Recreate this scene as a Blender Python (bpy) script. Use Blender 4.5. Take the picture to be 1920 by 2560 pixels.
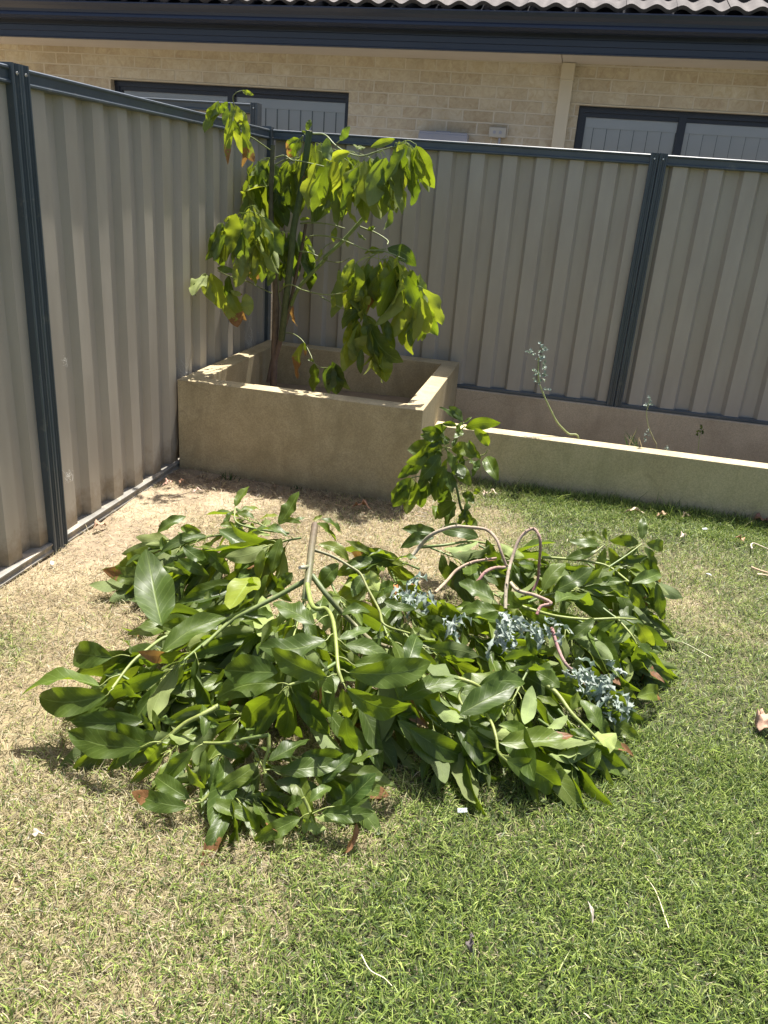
import bpy, math, random
import numpy as np
from mathutils import Vector, Matrix
random.seed(7); rng=np.random.default_rng(11)
scn=bpy.context.scene
for o in list(bpy.data.objects): bpy.data.objects.remove(o)
# ------------------------------------------------------------------ camera
CP=np.array([1.9353,-5.1989,1.502]); YAW,PITCH,ROLL,FPX=-11.1616,-21.8992,4.4126,1997.1
def cam_axes():
    y,p,r=map(math.radians,(YAW,PITCH,ROLL))
    f=np.array([math.sin(y)*math.cos(p),math.cos(y)*math.cos(p),math.sin(p)])
    ri=np.array([math.cos(y),-math.sin(y),0.]); up=np.cross(ri,f)
    return ri*math.cos(r)+up*math.sin(r), -ri*math.sin(r)+up*math.cos(r), f
RI,UP,FW=cam_axes()
cd=bpy.data.cameras.new('camera'); cam=bpy.data.objects.new('camera',cd); scn.collection.objects.link(cam); scn.camera=cam
M=Matrix(((RI[0],UP[0],-FW[0],CP[0]),(RI[1],UP[1],-FW[1],CP[1]),(RI[2],UP[2],-FW[2],CP[2]),(0,0,0,1))); cam.matrix_world=M
cd.sensor_fit='HORIZONTAL'; cd.sensor_width=36; cd.lens=FPX/1920*36; cd.clip_start=.05; cd.clip_end=500
scn.render.resolution_x=768; scn.render.resolution_y=1024
# ------------------------------------------------------------------ light
SUN=Vector((.05,.41,1)).normalized()
elev=math.asin(SUN.z); az=math.atan2(SUN.x,SUN.y)
w=bpy.data.worlds.new('World'); scn.world=w; w.use_nodes=True
nt=w.node_tree; sky=nt.nodes.new('ShaderNodeTexSky'); sky.sky_type='NISHITA'; sky.sun_disc=False
sky.sun_elevation=elev; sky.sun_rotation=az; sky.ozone_density=.6; sky.air_density=.8; sky.dust_density=3.5
nt.links.new(sky.outputs[0],nt.nodes['Background'].inputs[0]); nt.nodes['Background'].inputs[1].default_value=.092
sl=bpy.data.lights.new('sun','SUN'); sl.energy=5.0; sl.angle=math.radians(.53); sl.color=(1,.955,.88)
so=bpy.data.objects.new('sun',sl); scn.collection.objects.link(so); so.rotation_euler=SUN.to_track_quat('Z','Y').to_euler(); so.location=(0,0,8)
scn.view_settings.view_transform='Standard'; scn.view_settings.look='None'; scn.view_settings.exposure=1.18; scn.view_settings.gamma=1
# ------------------------------------------------------------------ pixel rays -> real positions on real planes
def ray(px): return FW+RI*(px[0]-960)/FPX-UP*(px[1]-1280)/FPX
def onz(px,z): d=ray(px); return CP+d*((z-CP[2])/d[2])
def ony(px,y): d=ray(px); return CP+d*((y-CP[1])/d[1])
def crop(ox,oy,s): return lambda x,y:(ox+x/s,oy+y/s)
cA=crop(0,1200,1.728); cC=crop(0,1600,1.728); cB=crop(900,1200,2.023); cD=crop(900,1600,2.023)
cS=crop(900,980,4.1475); cK=crop(500,1200,2.765); c3=crop(420,200,2.37); c4=crop(420,560,2.2419); c6=crop(1100,800,2.023)
# ------------------------------------------------------------------ objects
def link(o,parent=None):
    scn.collection.objects.link(o)
    if parent is not None: o.parent=parent
    return o
def tag(o,label=None,cat=None,group=None,kind=None):
    for k,v in (('label',label),('category',cat),('group',group),('kind',kind)):
        if v: o[k]=v
    return o
def empty(name,loc=(0,0,0),**k):
    o=bpy.data.objects.new(name,None); o.location=loc; o.empty_display_size=.1; link(o); return tag(o,**k)
class MB:
    def __init__(s): s.v=[];s.f=[];s.n=0;s.uv=[];s.col=[];s.smooth=[]
    def add(s,v,f,col=None,uv=None,smooth=True):
        v=np.asarray(v,float).reshape(-1,3); s.v.append(v)
        s.f.extend([tuple(int(i)+s.n for i in q) for q in f]); s.smooth.extend([smooth]*len(f)); s.n+=len(v)
        s.col.append(np.tile(np.array((1,1,1) if col is None else col,float),(len(v),1)) if col is None or np.ndim(col)==1 else np.asarray(col,float))
        s.uv.append(np.zeros((len(v),2)) if uv is None else np.asarray(uv,float))
    def box(s,x0,x1,y0,y1,z0,z1,sh=None,col=None):
        v=np.array([(x,y,z) for z in (z0,z1) for y in (y0,y1) for x in (x0,x1)],float)
        if sh is not None: v[:,2]+=sh*v[:,0]
        s.add(v,[(0,2,3,1),(4,5,7,6),(0,1,5,4),(2,6,7,3),(0,4,6,2),(1,3,7,5)],col=col,smooth=False)
    def build(s,name,mat,parent=None,bevel=0,solid=0):
        me=bpy.data.meshes.new(name); V=np.vstack(s.v)
        q=parent
        while q is not None: V=V-np.array(q.location); q=q.parent
        me.from_pydata([tuple(p) for p in V],[],s.f)
        me.polygons.foreach_set('use_smooth',s.smooth)
        c=me.color_attributes.new('tint','FLOAT_COLOR','POINT'); a=np.ones((len(V),4)); a[:,:3]=np.vstack(s.col); c.data.foreach_set('color',a.ravel())
        uv=np.vstack(s.uv); u=me.uv_layers.new(name='UVMap'); li=np.empty(len(me.loops),int); me.loops.foreach_get('vertex_index',li); u.data.foreach_set('uv',uv[li].ravel())
        me.materials.append(mat); me.update(); o=bpy.data.objects.new(name,me); link(o,parent)
        if bevel:
            b=o.modifiers.new('bevel','BEVEL'); b.width=bevel; b.segments=2; b.limit_method='ANGLE'; b.angle_limit=math.radians(40)
        if solid:
            b=o.modifiers.new('solid','SOLIDIFY'); b.thickness=solid; b.offset=0
        return o
def cr(P,n=6):
    P=np.asarray(P,float)
    if len(P)<3: t=np.linspace(0,1,n)[:,None]; return P[0]*(1-t)+P[-1]*t
    Q=np.vstack([2*P[0]-P[1],P,2*P[-1]-P[-2]]); out=[]
    for i in range(1,len(Q)-2):
        for t in np.linspace(0,1,n,endpoint=False):
            a,b,c,d=Q[i-1],Q[i],Q[i+1],Q[i+2]
            out.append(.5*((2*b)+(c-a)*t+(2*a-5*b+4*c-d)*t*t+(-a+3*b-3*c+d)*t**3))
    out.append(Q[-2]); return np.array(out)
def tube(mb,P,r0,r1,col,col2=None,sides=7,n=6,knob=0,cap=True,capcol=None):
    C=cr(P,n); m=len(C); rr=np.linspace(r0,r1,m)
    if knob: rr=rr*(1+knob*np.abs(rng.normal(0,1,m)))
    T=np.gradient(C,axis=0); T/=np.linalg.norm(T,axis=1)[:,None]+1e-9
    ref=np.array([.31,.27,.91]); a=np.cross(T,ref); a/=np.linalg.norm(a,axis=1)[:,None]+1e-9; b=np.cross(T,a)
    th=np.arange(sides)/sides*2*np.pi
    V=C[:,None,:]+rr[:,None,None]*(np.cos(th)[None,:,None]*a[:,None,:]+np.sin(th)[None,:,None]*b[:,None,:])
    V=V.reshape(-1,3); F=[(i*sides+j,i*sides+(j+1)%sides,(i+1)*sides+(j+1)%sides,(i+1)*sides+j) for i in range(m-1) for j in range(sides)]
    c0=np.array(col); c1=np.array(col2 if col2 is not None else col); t=np.repeat(np.linspace(0,1,m),sides)[:,None]
    mb.add(V,F,col=c0*(1-t)+c1*t)
    if cap:
        for e,off in ((0,0),(m-1,(m-1)*sides)):
            cc=capcol if capcol is not None else (c0 if e==0 else c1)
            ring=V[off:off+sides]; mb.add(ring,[tuple(range(sides)) if e else tuple(reversed(range(sides)))],col=cc,smooth=False)
    return C
def wob(p,s): return np.asarray(p)+rng.normal(0,s,3)
# ------------------------------------------------------------------ materials
def mat(name):
    m=bpy.data.materials.new(name); m.use_nodes=True; n=m.node_tree.nodes; l=m.node_tree.links
    return m,n,l,n['Principled BSDF'],n['Material Output']
def N(n,t,**k):
    x=n.new(t)
    for a,b in k.items():
        if a.startswith('i_'): x.inputs[int(a[2:]) if a[2:].isdigit() else a[2:].replace('_',' ')].default_value=b
        else: setattr(x,a,b)
    return x
def ramp(n,l,src,stops):
    r=n.new('ShaderNodeValToRGB'); e=r.color_ramp.elements
    while len(e)<len(stops): e.new(.5)
    for k,(p,c) in zip(e,stops): k.position=p; k.color=(*c,1) if len(c)==3 else c
    l.new(src,r.inputs[0]); return r.outputs[0]
def mix(n,l,f,a,b,mode='MIX'):
    m=n.new('ShaderNodeMix'); m.data_type='RGBA'; m.blend_type=mode
    for s,v in ((0,f),(6,a),(7,b)):
        if hasattr(v,'links'): l.new(v,m.inputs[s])
        else: m.inputs[s].default_value=v if s==0 else (*v,1)
    return m.outputs[2]
def noise(n,l,scale,detail=4,rough=.55,vec=None,dist=0):
    t=n.new('ShaderNodeTexNoise'); t.inputs['Scale'].default_value=scale; t.inputs['Detail'].default_value=detail; t.inputs['Roughness'].default_value=rough; t.inputs['Distortion'].default_value=dist
    if vec is not None: l.new(vec,t.inputs['Vector'])
    return t.outputs[0]
def bump(n,l,h,b,strength=.3,dist=.01):
    u=n.new('ShaderNodeBump'); u.inputs['Strength'].default_value=strength; u.inputs['Distance'].default_value=dist
    l.new(h,u.inputs['Height']); l.new(u.outputs[0],b.inputs['Normal']); return u
def objco(n,scale=None,l=None):
    t=n.new('ShaderNodeTexCoord'); 
    if scale is None: return t.outputs['Object']
    m=n.new('ShaderNodeMapping'); m.inputs['Scale'].default_value=scale; l.new(t.outputs['Object'],m.inputs[0]); return m.outputs[0]
def simple(name,col,rough=.5,var=.15,scale=12,metal=0,bmp=.0,bscale=60,dirt=None):
    m,n,l,b,o=mat(name); v=objco(n); f=noise(n,l,scale,5,.6,v)
    c=ramp(n,l,f,[(.25,tuple(x*(1-var) for x in col)),(.75,tuple(min(1,x*(1+var)) for x in col))])
    if dirt:
        f2=noise(n,l,dirt[1],6,.7,v); k=ramp(n,l,f2,[(dirt[2],(0,0,0)),(dirt[2]+.15,(1,1,1))]); c=mix(n,l,k,c,dirt[0])
    l.new(c,b.inputs['Base Color']); b.inputs['Roughness'].default_value=rough; b.inputs['Metallic'].default_value=metal
    if bmp: bump(n,l,noise(n,l,bscale,6,.6,v),b,bmp,.004)
    return m
M_rail=simple('slate_painted_steel',(.068,.085,.098),.32,.14,5,bmp=.03,bscale=14,dirt=((.17,.17,.15),9,.60))
M_foot=simple('dusty_painted_steel',(.20,.19,.165),.6,.3,9,bmp=.2,bscale=30,dirt=((.42,.36,.27),14,.52))
M_gutter=simple('navy_painted_steel',(.028,.036,.058),.3,.1,2)
M_frame=simple('navy_window_frame',(.018,.023,.036),.35,.1,4)
M_cream=simple('cream_paint',(.66,.59,.44),.55,.05,4)
M_soffit=simple('soffit_paint',(.72,.66,.58),.7,.06,2.5,bmp=.05)
M_white=simple('cream_plastic',(.50,.48,.42),.4,.04,6)
M_grey=simple('grey_plastic',(.36,.37,.42),.45,.05,6)
M_screw=simple('zinc_screw',(.6,.6,.58),.25,.1,40,metal=.8)
M_web=simple('cobweb',(.75,.73,.68),.8,.1,50)
def panel_mat():
    m,n,l,b,o=mat('beige_painted_sheet'); v=objco(n,(3,3,.7),l); f=noise(n,l,3,5,.6,v)
    c=ramp(n,l,f,[(.3,(.35,.312,.258)),(.7,(.405,.366,.306))])
    sp=objco(n); z=n.new('ShaderNodeSeparateXYZ'); l.new(sp,z.inputs[0])
    f2=noise(n,l,9,6,.7,sp); mm=N(n,'ShaderNodeMath',operation='MULTIPLY_ADD',i_1=.34,i_2=0.0); l.new(f2,mm.inputs[0])
    s=N(n,'ShaderNodeMath',operation='SUBTRACT'); l.new(mm.outputs[0],s.inputs[0]); l.new(z.outputs[2],s.inputs[1])
    k=ramp(n,l,s.outputs[0],[(.0,(0,0,0)),(.12,(1,1,1))]); c=mix(n,l,k,c,(.22,.175,.12))     # mottled brown towards the foot
    l.new(c,b.inputs['Base Color']); b.inputs['Roughness'].default_value=.42
    bump(n,l,noise(n,l,5,3,.5,objco(n,(1,1,.25),l)),b,.12,.02); return m
M_panel=panel_mat()
def render_mat(name,c0,c1,c2,moss):
    m,n,l,b,o=mat(name); v=objco(n); f=noise(n,l,3.2,8,.68,v,.4)
    c=ramp(n,l,f,[(.3,c0),(.5,c1),(.7,c2)])
    fine=noise(n,l,150,3,.7,v); c=mix(n,l,.28,c,ramp(n,l,fine,[(.3,(.16,.13,.08)),(.7,(.95,.9,.8))]),'OVERLAY')
    st=noise(n,l,1,7,.7,objco(n,(5,5,1.5),l),.6); k=ramp(n,l,st,[(.50,(0,0,0)),(.72,(.5,.5,.5))]); c=mix(n,l,k,c,moss)
    vo=n.new('ShaderNodeTexVoronoi'); vo.feature='DISTANCE_TO_EDGE'; vo.inputs['Scale'].default_value=2.6
    dv=n.new('ShaderNodeMix'); dv.data_type='RGBA'; dv.inputs[0].default_value=.22; l.new(v,dv.inputs[6]); nn=n.new('ShaderNodeTexNoise'); nn.inputs['Scale'].default_value=4; l.new(v,nn.inputs[0]); l.new(nn.outputs[1],dv.inputs[7]); l.new(dv.outputs[2],vo.inputs['Vector'])
    cm=noise(n,l,2.1,3,.6,v); ck=ramp(n,l,vo.outputs[0],[(.0,(.28,.28,.28)),(.007,(0,0,0))]); ck2=mix(n,l,ramp(n,l,cm,[(.48,(0,0,0)),(.62,(1,1,1))]),(0,0,0),ck)
    c=mix(n,l,ck2,c,(.16,.13,.08))
    sx=n.new('ShaderNodeSeparateXYZ'); l.new(v,sx.inputs[0])
    q=N(n,'ShaderNodeMath',operation='MULTIPLY_ADD',i_1=.16,i_2=-.02); l.new(noise(n,l,7,6,.7,v),q.inputs[0])
    sb=N(n,'ShaderNodeMath',operation='SUBTRACT'); l.new(q.outputs[0],sb.inputs[0]); l.new(sx.outputs[2],sb.inputs[1])
    c=mix(n,l,ramp(n,l,sb.outputs[0],[(0,(0,0,0)),(.05,(.55,.55,.55))]),c,(.24,.18,.10))
    l.new(c,b.inputs['Base Color']); b.inputs['Roughness'].default_value=.85
    bump(n,l,noise(n,l,190,5,.7,v),b,.5,.0022); return m
M_render=render_mat('rendered_concrete',(.32,.265,.16),(.40,.335,.21),(.48,.41,.27),(.20,.17,.09))
M_render2=render_mat('mossy_rendered_concrete',(.39,.325,.20),(.45,.385,.245),(.50,.43,.285),(.27,.24,.13))
M_render3=render_mat('rough_rendered_concrete',(.40,.325,.23),(.47,.39,.28),(.53,.44,.32),(.31,.24,.16))
def brick_mat():
    m,n,l,b,o=mat('cream_brick'); t=n.new('ShaderNodeTexCoord'); s=n.new('ShaderNodeSeparateXYZ'); l.new(t.outputs['Object'],s.inputs[0])
    cb=n.new('ShaderNodeCombineXYZ'); ax=N(n,'ShaderNodeMath',operation='ADD',i_1=8.51); l.new(s.outputs[0],ax.inputs[0])
    az_=N(n,'ShaderNodeMath',operation='ADD',i_1=-.032+.0835*4); l.new(s.outputs[2],az_.inputs[0]); l.new(ax.outputs[0],cb.inputs[0]); l.new(az_.outputs[0],cb.inputs[1])
    wn=n.new('ShaderNodeTexNoise'); wn.inputs['Scale'].default_value=22; l.new(t.outputs['Object'],wn.inputs[0])
    wv=N(n,'ShaderNodeVectorMath',operation='MULTIPLY_ADD'); l.new(wn.outputs[1],wv.inputs[0]); wv.inputs[1].default_value=(.006,.006,0); l.new(cb.outputs[0],wv.inputs[2])
    br=n.new('ShaderNodeTexBrick'); l.new(wv.outputs[0],br.inputs['Vector']); br.inputs['Scale'].default_value=1; br.inputs['Brick Width'].default_value=.2385; br.inputs['Row Height'].default_value=.0835
    br.inputs['Mortar Size'].default_value=.0062; br.inputs['Mortar Smooth'].default_value=.25; br.inputs['Bias'].default_value=0
    br.inputs['Color1'].default_value=(.55,.475,.345,1); br.inputs['Color2'].default_value=(.66,.60,.47,1); br.inputs['Mortar'].default_value=(.68,.62,.50,1)
    f=noise(n,l,17,8,.72,t.outputs['Object'],1.2)
    c=mix(n,l,.45,br.outputs[0],ramp(n,l,f,[(.36,(.30,.26,.20)),(.5,(.52,.50,.47)),(.64,(.74,.72,.69))]),'OVERLAY')
    f3=noise(n,l,1.3,5,.6,t.outputs['Object']); c=mix(n,l,ramp(n,l,f3,[(.5,(0,0,0)),(.66,(.5,.5,.5))]),c,(.36,.28,.18))
    c=mix(n,l,br.outputs[1],c,(.69,.63,.51))
    l.new(c,b.inputs['Base Color']); b.inputs['Roughness'].default_value=.9
    h=N(n,'ShaderNodeMath',operation='MULTIPLY_ADD',i_1=-1.2); l.new(br.outputs[1],h.inputs[0]); l.new(f,h.inputs[2]); bump(n,l,h.outputs[0],b,.8,.006); return m
M_brick=brick_mat()
def tile_mat():
    m,n,l,b,o=mat('mauve_concrete_tile'); v=objco(n); f=noise(n,l,6,7,.7,v); c=ramp(n,l,f,[(.3,(.05,.044,.042)),(.5,(.085,.074,.071)),(.72,(.12,.105,.10))])
    f2=noise(n,l,55,4,.7,v); c=mix(n,l,.3,c,ramp(n,l,f2,[(.3,(.2,.2,.2)),(.7,(.8,.8,.8))]),'OVERLAY')
    l.new(c,b.inputs['Base Color']); b.inputs['Roughness'].default_value=.85; bump(n,l,f2,b,.3,.004); return m
M_tile=tile_mat()
def glass_mat():
    m,n,l,b,o=mat('window_glass'); tr=n.new('ShaderNodeBsdfTransparent'); tr.inputs[0].default_value=(.95,.96,.97,1); gl=n.new('ShaderNodeBsdfGlossy'); gl.inputs['Roughness'].default_value=.02
    fr=n.new('ShaderNodeFresnel'); fr.inputs[0].default_value=1.6; a=N(n,'ShaderNodeMath',operation='ADD',i_1=.08); l.new(fr.outputs[0],a.inputs[0])
    mx=n.new('ShaderNodeMixShader'); l.new(a.outputs[0],mx.inputs[0]); l.new(tr.outputs[0],mx.inputs[1]); l.new(gl.outputs[0],mx.inputs[2]); l.new(mx.outputs[0],o.inputs[0]); return m
M_glass=glass_mat()
M_blind=simple('white_blind_fabric',(.52,.51,.50),.8,.05,3)
M_bounce=simple('pale_bounce_paving',(.58,.52,.44),.85,.12,2,bmp=.2)
M_soil=simple('sandy_soil',(.22,.165,.105),.95,.3,9,bmp=.8,bscale=35)
def leaf_mat(name='leaf_blade',grey=False):
    m,n,l,b,o=mat(name)
    at=n.new('ShaderNodeAttribute'); at.attribute_name='tint'; sp=n.new('ShaderNodeSeparateColor'); l.new(at.outputs[0],sp.inputs[0])
    uv=n.new('ShaderNodeUVMap'); su=n.new('ShaderNodeSeparateXYZ'); l.new(uv.outputs[0],su.inputs[0]); U,V=su.outputs[0],su.outputs[1]
    def mth(op,a,bb=None,c=None):
        x=n.new('ShaderNodeMath'); x.operation=op
        for i,q in enumerate((a,bb,c)):
            if q is None: continue
            if hasattr(q,'links'): l.new(q,x.inputs[i])
            else: x.inputs[i].default_value=q
        return x.outputs[0]
    av=mth('ABSOLUTE',V)
    mid=mth('SUBTRACT',1,mth('SMOOTH_MIN',mth('MULTIPLY',av,14),1,.2))
    ph=mth('SUBTRACT',mth('MULTIPLY',U,9.0),mth('MULTIPLY',mth('POWER',av,.8),2.0))
    fr_=mth('ABSOLUTE',mth('SUBTRACT',mth('FRACT',ph),.5)); side=mth('MAXIMUM',mth('SUBTRACT',1,mth('MULTIPLY',fr_,11)),0)
    vein=mth('MINIMUM',mth('ADD',mth('MAXIMUM',mid,0),mth('MULTIPLY',side,.42)),1)
    oc=objco(n); ns=noise(n,l,30,4,.6,oc)
    if grey: top=ramp(n,l,sp.outputs[0],[(0,(.16,.21,.17)),(1,(.36,.42,.37))]); und=ramp(n,l,sp.outputs[0],[(0,(.24,.29,.25)),(1,(.52,.57,.53))]); vc=(.55,.6,.5); tc=(.2,.3,.2)
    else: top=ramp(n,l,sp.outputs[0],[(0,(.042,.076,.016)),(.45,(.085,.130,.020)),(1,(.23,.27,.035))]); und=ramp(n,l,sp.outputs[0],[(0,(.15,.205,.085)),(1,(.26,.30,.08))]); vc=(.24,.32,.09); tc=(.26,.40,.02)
    top=mix(n,l,mth('MULTIPLY',vein,.7),top,vc); und=mix(n,l,mth('MULTIPLY',vein,.5),und,vc)
    ge=n.new('ShaderNodeNewGeometry'); c=mix(n,l,ge.outputs['Backfacing'],top,und)
    c=mix(n,l,.35,c,ramp(n,l,ns,[(.3,(.3,.3,.3)),(.7,(.7,.7,.7))]),'OVERLAY')
    br=mth('GREATER_THAN',mth('ADD',sp.outputs[2],mth('MULTIPLY',mth('SUBTRACT',ns,.5),.9)),.52)
    dead=ramp(n,l,noise(n,l,60,3,.6,oc),[(.3,(.16,.07,.03)),(.7,(.36,.19,.09))]); c=mix(n,l,br,c,dead)
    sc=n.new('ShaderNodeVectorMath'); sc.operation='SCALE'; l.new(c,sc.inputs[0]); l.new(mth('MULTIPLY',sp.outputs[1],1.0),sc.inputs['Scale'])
    l.new(sc.outputs[0],b.inputs['Base Color']); b.inputs['Roughness'].default_value=.9 if grey else .36
    rg=mix(n,l,ge.outputs['Backfacing'],(.42,.42,.42),(.7,.7,.7)) 
    if not grey: l.new(rg,b.inputs['Roughness'])
    b.inputs['Specular IOR Level'].default_value=.42
    bu=bump(n,l,mth('ADD',mth('MULTIPLY',vein,-1.0),mth('MULTIPLY',ns,.8)),b,.35,.0015)
    tl=n.new('ShaderNodeBsdfTranslucent'); yy=ramp(n,l,sp.outputs[0],[(0,(.13,.20,.010)),(.5,(.26,.36,.012)),(1,(.45,.51,.03))]) if not grey else ramp(n,l,sp.outputs[0],[(0,tc),(1,tc)])
    yy=mix(n,l,br,yy,(.34,.19,.04)); l.new(yy,tl.inputs[0]); l.new(bu.outputs[0],tl.inputs['Normal'])
    mx=n.new('ShaderNodeMixShader'); mx.inputs[0].default_value=.40 if not grey else .2; l.new(b.outputs[0],mx.inputs[1]); l.new(tl.outputs[0],mx.inputs[2]); l.new(mx.outputs[0],o.inputs[0])
    return m
M_leaf=leaf_mat(); M_greyleaf=leaf_mat('grey_weed_leaf',True)
def tint_mat(name,rough=.6,bs=90,bst=.4,transl=0,overlay=.4,ns=40):
    m,n,l,b,o=mat(name); at=n.new('ShaderNodeAttribute'); at.attribute_name='tint'; v=objco(n)
    f=noise(n,l,ns,5,.65,v); c=mix(n,l,overlay,at.outputs[0],ramp(n,l,f,[(.3,(.2,.2,.2)),(.7,(.8,.8,.8))]),'OVERLAY') if overlay else at.outputs[0]
    l.new(c,b.inputs['Base Color']); b.inputs['Roughness'].default_value=rough
    if bst: bump(n,l,noise(n,l,bs,5,.6,v),b,bst,.002)
    if transl:
        tl=n.new('ShaderNodeBsdfTranslucent'); l.new(c,tl.inputs[0]); mx=n.new('ShaderNodeMixShader'); mx.inputs[0].default_value=transl
        l.new(b.outputs[0],mx.inputs[1]); l.new(tl.outputs[0],mx.inputs[2]); l.new(mx.outputs[0],o.inputs[0])
    return m
M_stem=tint_mat('green_stem',.5); M_bark=tint_mat('stem_bark',.85,70,.9,ns=28); M_grass=tint_mat('grass_blade',.5,bst=0,transl=.3,overlay=0)
M_dead=tint_mat('dead_leaf',.8,60,.6,transl=.15)
# ------------------------------------------------------------------ noise in numpy
def vnoise(x,y,s,seed=0):
    r=np.random.default_rng(seed); T=r.random((64,64)); X=x*s+100; Y=y*s+100; i=np.floor(X).astype(int); j=np.floor(Y).astype(int); u=X-i; v=Y-j; u=u*u*(3-2*u); v=v*v*(3-2*v)
    g=lambda a,b:T[a%64,b%64]
    return (g(i,j)*(1-u)+g(i+1,j)*u)*(1-v)+(g(i,j+1)*(1-u)+g(i+1,j+1)*u)*v
def fbm(x,y,s,seed=0): return (vnoise(x,y,s,seed)+.5*vnoise(x,y,s*2.1,seed+1)+.25*vnoise(x,y,s*4.3,seed+2))/1.75
def sand(x,y):   # bare sand by the left fence and in front of the big planter
    a=np.clip((.50-x+.35*(fbm(x,y,3,5)-.5))/.35,0,1)*np.clip((y+2.95)/.5,0,1)
    b=np.clip((1.0-x)/.5,0,1)*np.clip((y+1.95+.5*(fbm(x,y,4,9)-.5))/.25,0,1)
    return np.clip(np.maximum(a,b),0,1)
def dry(x,y):
    xb=np.interp(y,[-5,-4.3,-3.9,-3.5,-3.0,-2.4,-1.6,-1.1],[1.35,1.45,1.65,1.80,1.75,1.85,1.85,1.65])
    d=1/(1+np.exp((x-xb-.55*(fbm(x,y,1.7,3)-.5)-.7*(fbm(x,y,6,13)-.5))/.13))
    d=np.maximum(d*np.interp(y,[-4.9,-4.2,-3.7,-3.2],[.55,.66,.80,1.0]),.52*np.exp(-((x-2.6)**2/.25+(y+2.0)**2/.35))*(fbm(x,y,5,21)*1.7))
    g=np.exp(-((x-.28)**2/.02+(y+3.2)**2/.02))
    return np.clip(d-.6*g,0,1)
def gz(x,y): return .012*(fbm(x,y,2.2,31)-.5)+.010*(fbm(x,y,9,33)-.5)+.03*sand(x,y)*(fbm(x,y,5,35)-.3)
# ------------------------------------------------------------------ ground
def make_ground():
    xs=np.concatenate([[-60,-25,-8,-3,-1,-.3],np.arange(0,4.6,.03),[5,6,8,14,30,60]])
    ys=np.concatenate([[-60,-30,-14,-9,-7,-6],np.arange(-5.4,-.8,.03),[-.7,-.4,-.05,.5,2,6,12,30,60]])
    X,Y=np.meshgrid(xs,ys); inside=(X>-.01)&(X<4.6)&(Y>-5.4)&(Y<-.8); Z=np.where(inside,gz(X,Y),0)-.004
    V=np.stack([X,Y,Z],-1).reshape(-1,3); nx=len(xs); F=[(j*nx+i,j*nx+i+1,(j+1)*nx+i+1,(j+1)*nx+i) for j in range(len(ys)-1) for i in range(nx-1)]
    D=dry(X,Y); S=sand(X,Y); col=np.stack([np.interp(D,[0,1],[.035,.27]),np.interp(D,[0,1],[.045,.215]),np.interp(D,[0,1],[.015,.125])],-1)
    col=col*(1-S[...,None])+np.array((.36,.285,.19))*S[...,None]
    litter_shade=np.clip((fbm(X,Y,7,71)-.42)*4,0,1)*.45+np.clip(1-np.abs(Y+1.50)/.16,0,1)*(X<1.45)*.55*np.clip(fbm(X,Y,9,73)*2,0,1); litter_shade=np.clip(litter_shade,0,.8)*((Y<-1.3)&(Y>-3.4)&(X<1.6))  # mottled litter, plus the planter's shadow strip darkened into the ground colour
    col=col*(1-litter_shade[...,None])+np.array((.15,.105,.065))*litter_shade[...,None]
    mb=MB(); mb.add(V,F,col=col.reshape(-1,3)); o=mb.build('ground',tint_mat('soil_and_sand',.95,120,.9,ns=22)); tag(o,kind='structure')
make_ground()
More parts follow.
